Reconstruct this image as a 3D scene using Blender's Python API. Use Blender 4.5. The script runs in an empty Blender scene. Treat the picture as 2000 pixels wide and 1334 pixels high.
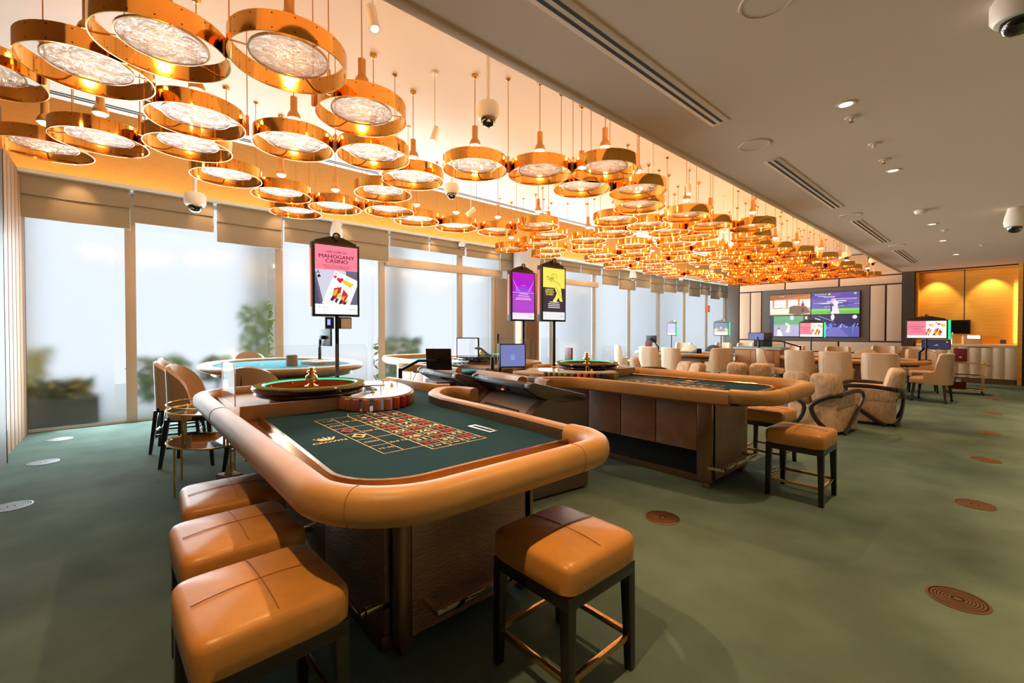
import bpy, bmesh, math, random
from math import sin, cos, pi, radians, atan2, sqrt, hypot
from mathutils import Matrix, Vector
random.seed(7)
SC = bpy.context.scene
COL = SC.collection
# ------------------------------------------------------------------ camera
F_PX, H_CAM, PY = 860.0, 1.45, 656.0
YAW, PIT = math.atan(966/860.0), math.atan(12/860.0)
f0 = Vector((-sin(YAW), cos(YAW), 0)); RV = Vector((cos(YAW), sin(YAW), 0)); ZV = Vector((0, 0, 1))
FW = f0*cos(PIT) - ZV*sin(PIT); UV = ZV*cos(PIT) + f0*sin(PIT)
cd = bpy.data.cameras.new('camera'); cam = bpy.data.objects.new('camera', cd); COL.objects.link(cam)
cd.sensor_fit = 'HORIZONTAL'; cd.sensor_width = 36; cd.lens = F_PX/2000*36; cd.shift_y = -(667-PY)/2000
cd.clip_start = 0.05; cd.clip_end = 200
m3 = Matrix((RV, UV, -FW)).transposed()
cam.matrix_world = Matrix.Translation((0, 0, H_CAM)) @ m3.to_4x4()
SC.camera = cam
# ------------------------------------------------------------------ light and exposure
SC.view_settings.view_transform = 'Standard'; SC.view_settings.look = 'None'
SC.view_settings.exposure = 0.1; SC.view_settings.gamma = 1.0; SC.view_settings.use_curve_mapping = False
SC.cycles.max_bounces = 6; SC.cycles.diffuse_bounces = 4; SC.cycles.glossy_bounces = 3
SC.cycles.use_adaptive_sampling = True; SC.cycles.adaptive_threshold = 0.03
SC.cycles.transmission_bounces = 6; SC.cycles.transparent_max_bounces = 8
SC.cycles.caustics_reflective = True; SC.cycles.blur_glossy = 1.0
SC.cycles.sample_clamp_indirect = 4.0
W = bpy.data.worlds.new('overcast_sky'); SC.world = W; W.use_nodes = True
wn = W.node_tree; bg = wn.nodes['Background']
bg.inputs[0].default_value = (0.86, 0.93, 1.0, 1); bg.inputs[1].default_value = 1.06
WARM = (1.0, 0.53, 0.17); WARM2 = (1.0, 0.60, 0.27); DAY = (0.80, 0.95, 1.0)
LAMP_W, DOWN_W, TRACK_W, DAY_L, COVE_W, WASH_W = 6.6, 128.0, 170.0, 8.5, 4.5, 100.0

def light(name, kind, loc, energy, color, direction=(0, 0, -1), parent=None, **kw):
    d = bpy.data.lights.new(name, kind); d.energy = energy; d.color = color
    for k, v in kw.items(): setattr(d, k, v)
    o = bpy.data.objects.new(name, d); COL.objects.link(o); o.location = loc
    o.rotation_euler = Vector(direction).to_track_quat('-Z', 'Y').to_euler()
    if parent: o.parent = parent
    return o

# daylight coming in through the window bays
for y0, y1 in ((-0.7, 0.1), (0.2, 2.2), (2.35, 4.3), (4.45, 6.35), (6.45, 7.45), (9.0, 11.7), (11.8, 13.8), (13.9, 15.9), (16.0, 19.0), (19.2, 22.2)):
    a = (y1-y0)*2.8
    light('window_daylight', 'AREA', (-9.06, (y0+y1)/2, 1.42), DAY_L*pi*a, DAY, (1, 0, 0), shape='RECTANGLE', size=y1-y0, size_y=2.8)

# ------------------------------------------------------------------ materials
def lin(r, g, b):
    f = lambda c: (c/255/12.92) if c <= 10 else ((c/255+0.055)/1.055)**2.4
    return (f(r), f(g), f(b), 1)
MATS = {}
def mat(name, col, rough=0.5, metal=0.0, noise=None, bump=None, spec=0.5, coat=0, emis=None, **kw):
    m = bpy.data.materials.new(name); m.use_nodes = True; nt = m.node_tree; p = nt.nodes['Principled BSDF']
    p.inputs['Base Color'].default_value = col; p.inputs['Roughness'].default_value = rough; p.inputs['Metallic'].default_value = metal
    p.inputs['Specular IOR Level'].default_value = spec; p.inputs['Coat Weight'].default_value = coat
    if emis:
        p.inputs['Emission Color'].default_value = emis[0]; p.inputs['Emission Strength'].default_value = emis[1]
    for k, v in kw.items(): p.inputs[k.replace('_', ' ')].default_value = v
    tc = nt.nodes.new('ShaderNodeTexCoord')
    if noise:   # (scale, detail, dark, stretch)
        sc_, det, dark, st = noise
        mp = nt.nodes.new('ShaderNodeMapping'); mp.inputs['Scale'].default_value = st
        nz = nt.nodes.new('ShaderNodeTexNoise'); nz.inputs['Scale'].default_value = sc_; nz.inputs['Detail'].default_value = det
        rp = nt.nodes.new('ShaderNodeValToRGB')
        rp.color_ramp.elements[0].position = 0.3; rp.color_ramp.elements[1].position = 0.7
        rp.color_ramp.elements[0].color = tuple(c*dark for c in col[:3])+(1,); rp.color_ramp.elements[1].color = col
        nt.links.new(tc.outputs['Object'], mp.inputs[0]); nt.links.new(mp.outputs[0], nz.inputs['Vector'])
        nt.links.new(nz.outputs['Fac'], rp.inputs[0]); nt.links.new(rp.outputs[0], p.inputs['Base Color'])
    if bump:    # (scale, strength, distance, stretch)
        bs, bstr, bd, bst = bump
        mp = nt.nodes.new('ShaderNodeMapping'); mp.inputs['Scale'].default_value = bst
        nz = nt.nodes.new('ShaderNodeTexNoise'); nz.inputs['Scale'].default_value = bs; nz.inputs['Detail'].default_value = 3
        b = nt.nodes.new('ShaderNodeBump'); b.inputs['Strength'].default_value = bstr; b.inputs['Distance'].default_value = bd
        nt.links.new(tc.outputs['Object'], mp.inputs[0]); nt.links.new(mp.outputs[0], nz.inputs['Vector'])
        nt.links.new(nz.outputs['Fac'], b.inputs['Height']); nt.links.new(b.outputs[0], p.inputs['Normal'])
    MATS[name] = m
    return m
I3 = (1, 1, 1)
mat('carpet', lin(106, 128, 119), 0.95, noise=(2.2, 7, 0.66, I3), bump=(340, 0.55, 0.004, I3), spec=0.1)
mat('white_ceiling', lin(232, 208, 188), 0.9, spec=0.2)
mat('upper_ceiling_paint', lin(226, 214, 204), 0.55, spec=0.4)
mat('white_paint', lin(226, 228, 224), 0.6)
mat('amber_wall', lin(222, 172, 100), 0.7, noise=(14, 4, 0.9, (1, 1, 3)))
mat('blind_fabric', lin(164, 150, 130), 0.9, noise=(60, 3, 0.9, (1, 6, 1)), bump=(190, 0.25, 0.003, (1, 5, 1)), spec=0.15)
mat('bronze_frame', lin(220, 194, 168), 0.45, 0.05, noise=(6, 2, 0.92, (1, 1, .2)))
mat('pale_frame', lin(220, 226, 222), 0.45)
mat('beige_panel', lin(178, 160, 142), 0.6)
mat('dark_wood', lin(34, 22, 17), 0.35, noise=(9, 5, 0.6, (1, 1, .12)), coat=0.25)
mat('dark_panel', lin(74, 60, 52), 0.55, noise=(12, 4, .8, (8, 8, .4)))
mat('tv_surround', lin(84, 74, 68), 0.5)
mat('fabric_panel', lin(206, 178, 154), 0.9, noise=(90, 3, 0.86, (3, 1, 3)), bump=(220, 0.35, 0.003, (1, 1, 4)), spec=0.15)
mat('side_wood', lin(150, 112, 78), 0.55, noise=(6, 3, .9, (1, 1, .2)))
mat('gap_brown', lin(58, 38, 26), 0.6)
mat('tan_leather', lin(210, 148, 72), 0.36, noise=(11, 5, 0.84, I3), bump=(130, 0.12, 0.004, I3), spec=0.5)
mat('rail_leather', lin(186, 140, 80), 0.44, noise=(8, 5, 0.85, I3), bump=(150, 0.14, 0.004, I3), spec=0.4)
mat('seam_leather', lin(158, 104, 60), 0.5)
mat('cream_leather', lin(212, 180, 146), 0.42, noise=(9, 4, 0.92, I3), bump=(140, 0.1, 0.003, I3))
mat('grey_leather', lin(176, 166, 156), 0.45)
mat('felt_green', lin(30, 64, 80), 0.95, noise=(5, 5, 0.82, I3), bump=(500, 0.25, 0.002, I3), spec=0.08)
mat('felt_blue', lin(84, 172, 206), 0.95, noise=(5, 5, 0.9, I3), bump=(500, 0.2, 0.002, I3), spec=0.08)
mat('polished_bronze', lin(198, 158, 112), 0.13, 0.95)
mat('brushed_bronze', lin(158, 126, 98), 0.34, 0.85, noise=(40, 3, 0.85, (1, 1, .1)))
mat('ledge_gloss', lin(200, 158, 108), 0.07, 0.8)
mat('wheel_wood', lin(40, 22, 16), 0.12, coat=0.8)
mat('wheel_well', lin(112, 50, 26), 0.6, noise=(9, 3, .7, I3), spec=0.0)
mat('wheel_rim', lin(112, 124, 74), 0.7, 0.0, spec=0.0)
mat('oak_box', lin(180, 140, 104), 0.5, noise=(7, 4, .9, (.3, 1, 5)))
mat('hammered_panel', lin(166, 128, 106), 0.36, 0.3, noise=(8, 3, 0.8, I3), bump=(22, 0.5, 0.012, (1.0, 1.0, 4.0)))
mat('black_void', lin(10, 9, 8), 0.8)
mat('black_plastic', lin(26, 25, 26), 0.42)
mat('black_metal', lin(30, 28, 28), 0.35, 0.5)
mat('grey_plastic', lin(180, 178, 176), 0.36, 0.1)
mat('grey_plastic_dark', lin(104, 88, 76), 0.36, 0.2)
mat('chrome', lin(230, 214, 190), 0.08, 1.0)
mat('brass', lin(240, 196, 110), 0.16, 1.0)
mat('brass_bright', lin(255, 214, 130), 0.12, 1.0)
mat('gold_shade', lin(214, 158, 92), 0.3, 0.85)
mat('gold_rod', lin(206, 148, 78), 0.25, 0.9)
mat('white_plastic', lin(236, 232, 226), 0.4)
mat('camera_dome', lin(20, 18, 20), 0.06, coat=1)
mat('velvet', lin(218, 184, 150), 0.85, noise=(26, 6, 0.62, (1, 1, .5)), bump=(60, 0.3, 0.006, I3), spec=0.25)
mat('wenge', lin(46, 28, 22), 0.28, coat=0.4)
mat('buffet_front', lin(222, 200, 172), 0.5)
mat('buffet_top', lin(232, 198, 140), 0.3)
mat('gold_wall', lin(238, 176, 76), 0.36, 0.4, noise=(5, 6, 0.8, (.4, 1, 6)), bump=(30, 0.15, 0.004, (.4, 1, 6)))
mat('marble', lin(228, 226, 222), 0.15)
mat('burgundy', lin(120, 18, 30), 0.5)
mat('paper', lin(240, 238, 232), 0.7)
mat('planter', lin(120, 122, 112), 0.7)
mat('leaf_dark', lin(128, 150, 118), 0.5)
mat('leaf_green', lin(176, 208, 140), 0.5)
mat('leaf_yellow', lin(250, 220, 110), 0.5)
mat('terrace', lin(226, 230, 232), 0.8)
mat('terrace_white', lin(236, 240, 244), 0.8)
mat('smoked_glass', lin(60, 46, 40), 0.04, 0.0, coat=1)
mat('grille_bronze', lin(150, 112, 80), 0.35, 0.8)
mat('grille_silver', lin(150, 150, 152), 0.5, 0.6)
mat('slot_dark', lin(22, 15, 10), 0.7)
mat('acrylic_edge', lin(236, 190, 150), 0.2, 0, emis=(lin(236, 190, 150), 0.05))
mat('led_green', (0, 0, 0, 1), 0.5, emis=((0.0, 0.85, 0.25, 1), 1.7))
mat('led_red', (0, 0, 0, 1), 0.5, emis=((1.0, 0.14, 0.10, 1), 1.7))
mat('led_mint', (0, 0, 0, 1), 0.5, emis=((0.02, 0.75, 0.36, 1), 1.3))
mat('led_blue', (0, 0, 0, 1), 0.5, emis=((0.1, 0.12, 1.0, 1), 4.0))
mat('bulb', (0, 0, 0, 1), 0.5, emis=((1.0, 0.66, 0.26, 1), 26.0))
mat('bulb_down', (0, 0, 0, 1), 0.5, emis=((1.0, 0.74, 0.42, 1), 5.0))
mat('exit_red', lin(200, 70, 40), 0.5, emis=(lin(220, 60, 30), 0.5))
CHIPC = {'copper': lin(216, 140, 104), 'orange': lin(226, 84, 48), 'olive': lin(156, 150, 92), 'brown': lin(120, 84, 68), 'red': lin(190, 50, 40), 'purple': lin(84, 62, 98), 'cream': lin(232, 214, 204), 'green': lin(90, 120, 60), 'rose': lin(196, 120, 110)}
for k, c in CHIPC.items(): mat('chip_'+k, c, 0.5, bump=(1, 0.6, 0.004, (0, 0, 260)))

def glass_like(name, tint, transp, rough=0.05, bumpy=None, trans_c=None, gloss=0.12, fres=False):
    """clear sheet: part see-through, part glossy / translucent"""
    m = bpy.data.materials.new(name); m.use_nodes = True; nt = m.node_tree; nt.nodes.clear()
    out = nt.nodes.new('ShaderNodeOutputMaterial'); mix = nt.nodes.new('ShaderNodeMixShader')
    tr = nt.nodes.new('ShaderNodeBsdfTransparent'); tr.inputs[0].default_value = tint
    gl = nt.nodes.new('ShaderNodeBsdfGlossy'); gl.inputs['Roughness'].default_value = rough; gl.inputs[0].default_value = (1, 1, 1, 1)
    second = gl.outputs[0]
    if trans_c:
        tl = nt.nodes.new('ShaderNodeBsdfTranslucent'); tl.inputs[0].default_value = trans_c
        df = nt.nodes.new('ShaderNodeBsdfDiffuse'); df.inputs[0].default_value = trans_c
        m0 = nt.nodes.new('ShaderNodeMixShader'); m0.inputs[0].default_value = 0.45
        nt.links.new(tl.outputs[0], m0.inputs[1]); nt.links.new(df.outputs[0], m0.inputs[2])
        m1 = nt.nodes.new('ShaderNodeMixShader'); m1.inputs[0].default_value = gloss
        nt.links.new(m0.outputs[0], m1.inputs[1]); nt.links.new(gl.outputs[0], m1.inputs[2]); second = m1.outputs[0]
        if bumpy:
            tc = nt.nodes.new('ShaderNodeTexCoord'); nz = nt.nodes.new('ShaderNodeTexNoise'); nz.inputs['Scale'].default_value = bumpy[0]; nz.inputs['Detail'].default_value = 6; nz.inputs['Distortion'].default_value = 1.2
            bp = nt.nodes.new('ShaderNodeBump'); bp.inputs['Strength'].default_value = bumpy[1]; bp.inputs['Distance'].default_value = 0.02
            rp = nt.nodes.new('ShaderNodeValToRGB'); rp.color_ramp.elements[0].position = .35; rp.color_ramp.elements[1].position = .65
            rp.color_ramp.elements[0].color = tuple(c*.62 for c in trans_c[:3])+(1,); rp.color_ramp.elements[1].color = trans_c
            nt.links.new(tc.outputs['Object'], nz.inputs['Vector']); nt.links.new(nz.outputs['Fac'], bp.inputs['Height']); nt.links.new(nz.outputs['Fac'], rp.inputs[0])
            for s in (tl, df): nt.links.new(rp.outputs[0], s.inputs[0]); nt.links.new(bp.outputs[0], s.inputs['Normal'])
            nt.links.new(bp.outputs[0], gl.inputs['Normal'])
    mix.inputs[0].default_value = 1-transp
    if fres:
        fr = nt.nodes.new('ShaderNodeFresnel'); fr.inputs[0].default_value = 1.09
        nt.links.new(fr.outputs[0], mix.inputs[0])
    nt.links.new(tr.outputs[0], mix.inputs[1]); nt.links.new(second, mix.inputs[2]); nt.links.new(mix.outputs[0], out.inputs[0])
    MATS[name] = m
glass_like('clear_acrylic', (0.97, 0.98, 0.98, 1), 0.955)
glass_like('textured_glass', (1, 0.93, 0.84, 1), 0.50, 0.10, (16, .9), (0.40, 0.33, 0.28, 1), 0.35)
# frosted window glass: rough refraction
m = bpy.data.materials.new('frosted_glass'); m.use_nodes = True; nt = m.node_tree; nt.nodes.clear()
out = nt.nodes.new('ShaderNodeOutputMaterial'); rf = nt.nodes.new('ShaderNodeBsdfRefraction'); rf.inputs['Roughness'].default_value = 0.34; rf.inputs['IOR'].default_value = 1.45
rf.inputs['Color'].default_value = (0.97, 0.985, 1, 1)
gl = nt.nodes.new('ShaderNodeBsdfGlossy'); gl.inputs['Roughness'].default_value = 0.15
mx = nt.nodes.new('ShaderNodeMixShader'); mx.inputs[0].default_value = 0.05
nt.links.new(rf.outputs[0], mx.inputs[1]); nt.links.new(gl.outputs[0], mx.inputs[2]); nt.links.new(mx.outputs[0], out.inputs[0]); MATS['frosted_glass'] = m
# gold ring: mirror-like band with small screw heads set around it
m = mat('gold_ring', (0.95, 0.50, 0.11, 1), 0.09, 1.0); nt = m.node_tree; p = nt.nodes['Principled BSDF']
tc = nt.nodes.new('ShaderNodeTexCoord'); sx = nt.nodes.new('ShaderNodeSeparateXYZ'); nt.links.new(tc.outputs['Object'], sx.inputs[0])
def mth(op, a, b=None, c=None):
    n = nt.nodes.new('ShaderNodeMath'); n.operation = op
    for i, v in enumerate((a, b, c)):
        if v is None: continue
        if isinstance(v, (int, float)): n.inputs[i].default_value = v
        else: nt.links.new(v, n.inputs[i])
    return n.outputs[0]
ang = mth('ARCTAN2', sx.outputs[1], sx.outputs[0]); k = mth('MULTIPLY', ang, 18/(2*pi)); fr_ = mth('SUBTRACT', mth('FRACT', k), 0.5)
dx = mth('MULTIPLY', fr_, 2*pi*0.3/18)
d1 = mth('SQRT', mth('ADD', mth('MULTIPLY', dx, dx), mth('POWER', mth('SUBTRACT', mth('ABSOLUTE', mth('SUBTRACT', sx.outputs[2], 0.053)), 0.036), 2)))
mask = mth('LESS_THAN', d1, 0.0042)
mc = nt.nodes.new('ShaderNodeMixRGB'); mc.inputs[1].default_value = (0.95, 0.50, 0.11, 1); mc.inputs[2].default_value = (0.10, 0.05, 0.02, 1)
nt.links.new(mask, mc.inputs[0]); nt.links.new(mc.outputs[0], p.inputs['Base Color'])
def vcol_mat(name, emit):
    m = bpy.data.materials.new(name); m.use_nodes = True; nt = m.node_tree; p = nt.nodes['Principled BSDF']
    a = nt.nodes.new('ShaderNodeVertexColor'); a.layer_name = 'Col'
    if emit:
        p.inputs['Base Color'].default_value = (0.01, 0.01, 0.01, 1); p.inputs['Roughness'].default_value = 0.25
        nt.links.new(a.outputs[0], p.inputs['Emission Color']); p.inputs['Emission Strength'].default_value = emit
    else:
        nt.links.new(a.outputs[0], p.inputs['Base Color']); p.inputs['Roughness'].default_value = 0.9; p.inputs['Specular IOR Level'].default_value = 0.1
    MATS[name] = m
vcol_mat('screen_image', 1.05); vcol_mat('printed_ink', 0)

# ------------------------------------------------------------------ mesh helpers
class MB:
    def __init__(s): s.v = []; s.f = []
    def add(s, vs, fs):
        o = len(s.v); s.v += [tuple(v) for v in vs]; s.f += [tuple(i+o for i in f) for f in fs]; return s
    def box(s, x0, y0, z0, x1, y1, z1):
        x0, x1 = min(x0, x1), max(x0, x1); y0, y1 = min(y0, y1), max(y0, y1); z0, z1 = min(z0, z1), max(z0, z1)
        return s.add([(x0, y0, z0), (x1, y0, z0), (x1, y1, z0), (x0, y1, z0), (x0, y0, z1), (x1, y0, z1), (x1, y1, z1), (x0, y1, z1)],
                     [(0, 3, 2, 1), (4, 5, 6, 7), (0, 1, 5, 4), (1, 2, 6, 5), (2, 3, 7, 6), (3, 0, 4, 7)])
    def frustum(s, cx, cy, z0, z1, w0, d0, w1, d1, ox=0, oy=0):
        b = [(cx+sx*w0/2, cy+sy*d0/2, z0) for sx, sy in ((-1, -1), (1, -1), (1, 1), (-1, 1))]
        t = [(cx+ox+sx*w1/2, cy+oy+sy*d1/2, z1) for sx, sy in ((-1, -1), (1, -1), (1, 1), (-1, 1))]
        return s.add(b+t, [(0, 3, 2, 1), (4, 5, 6, 7), (0, 1, 5, 4), (1, 2, 6, 5), (2, 3, 7, 6), (3, 0, 4, 7)])
    def prism(s, poly, z0, z1):
        n = len(poly)
        return s.add([(x, y, z0) for x, y in poly]+[(x, y, z1) for x, y in poly],
                     [tuple(range(n-1, -1, -1)), tuple(range(n, 2*n))]+[(i, (i+1) % n, n+(i+1) % n, n+i) for i in range(n)])
    def lathe(s, prof, c=(0, 0, 0), n=24, cap=True, a0=0, a1=2*pi, sx=1, sy=1):
        full = abs(a1-a0-2*pi) < 1e-6; k = n if full else n+1
        vs = []
        for r, z in prof:
            for i in range(k):
                a = a0+(a1-a0)*i/n; vs.append((c[0]+r*cos(a)*sx, c[1]+r*sin(a)*sy, c[2]+z))
        fs = []
        for j in range(len(prof)-1):
            for i in range(n):
                i2 = (i+1) % k; fs.append((j*k+i, j*k+i2, (j+1)*k+i2, (j+1)*k+i))
        if cap and full:
            if prof[0][0] > 1e-5: fs.append(tuple(range(k-1, -1, -1)))
            if prof[-1][0] > 1e-5: fs.append(tuple(range((len(prof)-1)*k, len(prof)*k)))
        return s.add(vs, fs)
    def tube(s, path, r, n=8, closed=False, rr=None, square=False):
        P = [Vector(p) for p in path]; m = len(P); vs = []; fs = []; up = None
        for i in range(m):
            t = ((P[(i+1) % m]-P[i-1]) if closed else (P[min(i+1, m-1)]-P[max(i-1, 0)])).normalized()
            if up is None:
                up = Vector((0, 0, 1)) if abs(t.z) < 0.95 else Vector((1, 0, 0))
            a = t.cross(up)
            if a.length < 1e-4: a = t.cross(Vector((0.3, 1, 0.1)))
            a.normalize(); b = a.cross(t).normalized(); up = b
            ra = rr[i] if rr else r
            for k in range(n):
                th = 2*pi*k/n + (pi/n if square else 0)
                q = ra if not isinstance(ra, tuple) else 1
                ca, cb = (ra, ra) if not isinstance(ra, tuple) else ra
                vs.append(P[i]+a*cos(th)*ca+b*sin(th)*cb)
        for i in range(m if closed else m-1):
            j = (i+1) % m
            for k in range(n):
                fs.append((i*n+k, i*n+(k+1) % n, j*n+(k+1) % n, j*n+k))
        if not closed: fs += [tuple(range(n-1, -1, -1)), tuple(range((m-1)*n, m*n))]
        return s.add(vs, fs)
    def cyl(s, p0, p1, r, n=10): return s.tube([p0, p1], r, n)
    def sweep(s, path, prof, closed=False):
        """prof (offset to the left of travel, z) swept along a flat path"""
        P = [Vector((p[0], p[1])) for p in path]; P = [p for i, p in enumerate(P) if i == 0 or (p-P[i-1]).length > 1e-4]; m = len(P); q = len(prof); vs = []; fs = []
        for i in range(m):
            d0 = (P[i]-P[i-1]) if (closed or i > 0) else (P[1]-P[0]); d1 = (P[(i+1) % m]-P[i]) if (closed or i < m-1) else (P[-1]-P[-2])
            d0 = d0.normalized(); d1 = d1.normalized(); t = (d0+d1).normalized(); nrm = Vector((-t.y, t.x)); k = 1/max(0.4, (t.dot(d0)))
            for o, z in prof: vs.append((P[i].x+nrm.x*o*k, P[i].y+nrm.y*o*k, z))
        for i in range(m if closed else m-1):
            j = (i+1) % m
            for k in range(q): fs.append((i*q+k, i*q+(k+1) % q, j*q+(k+1) % q, j*q+k))
        if not closed: fs += [tuple(range(q-1, -1, -1)), tuple(range((m-1)*q, m*q))]
        return s.add(vs, fs)
    def cushion(s, cx, cy, z0, w, d, h, r=0.03, dome=0.02, e=9, n=56):
        def ring(sc, z): return [(cx+(w/2-sc)*math.copysign(abs(cos(a))**(2/e), cos(a)), cy+(d/2-sc)*math.copysign(abs(sin(a))**(2/e), sin(a)), z) for a in [2*pi*(i+.5)/n for i in range(n)]]
        L = [ring(0.012, z0), ring(0.002, z0+0.012), ring(0, z0+h*0.4), ring(0, z0+h-r)]
        for k in range(1, 5):
            a = pi/2*k/4; L.append(ring(r*(1-cos(a)), z0+h-r+r*sin(a)))
        base = min(w, d)/2-r
        for k in range(1, 6):
            q = k/6; L.append(ring(r+base*q, z0+h+dome*(1-(1-q)**2)))
        vs = [v for l in L for v in l]; fs = []
        for j in range(len(L)-1):
            for i in range(n): fs.append((j*n+i, j*n+(i+1) % n, (j+1)*n+(i+1) % n, (j+1)*n+i))
        fs += [tuple(range(n-1, -1, -1)), tuple(range((len(L)-1)*n, len(L)*n))]
        return s.add(vs, fs)
    def shell(s, rx, ry, th, zb, ztop, a0, a1, n=26, e=2.6, flare=0.0, c=(0, 0)):
        """curved upright sheet with thickness: back of a chair; angle 0 = towards +x"""
        vs = []; m = 5
        def pt(a, off, z, fl):
            ca, sa = cos(a), sin(a); q = (abs(ca)**e+abs(sa)**e)**(-1/e)
            return (c[0]+(rx-off+fl)*ca*q, c[1]+(ry-off+fl)*sa*q, z)
        for i in range(n+1):
            a = a0+(a1-a0)*i/n; zt = ztop(i/n)
            for k in range(m+1): z = zb+(zt-zb)*k/m; vs.append(pt(a, 0, z, flare*k/m))
            for k in range(m, -1, -1): z = zb+(zt-zb)*k/m; vs.append(pt(a, th, z+(0.012 if k == m else 0), flare*k/m))
        q = 2*(m+1); fs = []
        for i in range(n):
            for k in range(q): fs.append((i*q+k, i*q+(k+1) % q, (i+1)*q+(k+1) % q, (i+1)*q+k))
        fs += [tuple(range(q-1, -1, -1)), tuple(range(n*q, n*q+q))]
        return s.add(vs, fs)
    def xf(s, fn): s.v = [tuple(fn(*v)) for v in s.v]; return s
    def mesh(s, name, m, smooth=True, bevel=0, angle=38):
        me = bpy.data.meshes.new(name); me.from_pydata(s.v, [], s.f); bm = bmesh.new(); bm.from_mesh(me)
        bmesh.ops.recalc_face_normals(bm, faces=bm.faces)
        if bevel: bmesh.ops.bevel(bm, geom=[e for e in bm.edges if len(e.link_faces) == 2 and e.calc_face_angle(0) > 0.6], offset=bevel, segments=2, profile=0.6, affect='EDGES')
        bm.to_mesh(me); bm.free()
        me.polygons.foreach_set('use_smooth', [smooth]*len(me.polygons))
        if smooth: me.set_sharp_from_angle(angle=radians(angle))
        me.materials.append(MATS[m]); return me
    def build(s, name, m, parent=None, **kw): return obj(name, s.mesh(name, m, **kw), parent)
def obj(name, data, parent=None, loc=None, rz=None):
    o = bpy.data.objects.new(name, data); COL.objects.link(o)
    if parent: o.parent = parent
    if loc is not None: o.location = loc
    if rz is not None: o.rotation_euler = (0, 0, rz)
    return o
def tag(o, label, cat, group=None):
    o['label'] = label; o['category'] = cat
    if group: o['group'] = group
    elif 'group' in o: del o['group']
    return o
def thing(name, label, cat, loc=(0, 0, 0), rz=0, group=None): return tag(obj(name, None, None, loc, rz), label, cat, group)
def struct(o): o['kind'] = 'structure'; return o
def copy_tree(o, parent=None):
    c = o.copy(); COL.objects.link(c); c.parent = parent
    for ch in list(o.children): copy_tree(ch, c)
    return c
def place(first, used, loc, rz, label, cat, group=None):
    o = first if not used else copy_tree(first)
    o.location = loc; o.rotation_euler = (0, 0, rz); return tag(o, label, cat, group)
_txt = {}
def text_geo(body):
    if body not in _txt:
        c = bpy.data.curves.new('t', 'FONT'); c.body = body; c.align_x = 'CENTER'; c.align_y = 'CENTER'; c.resolution_u = 3
        o = bpy.data.objects.new('t', c); COL.objects.link(o); dg = bpy.context.evaluated_depsgraph_get(); me = o.evaluated_get(dg).to_mesh()
        _txt[body] = ([(v.co.x, v.co.y) for v in me.vertices], [tuple(p.vertices) for p in me.polygons]); o.evaluated_get(dg).to_mesh_clear()
        bpy.data.objects.remove(o); bpy.data.curves.remove(c)
    return _txt[body]
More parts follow.
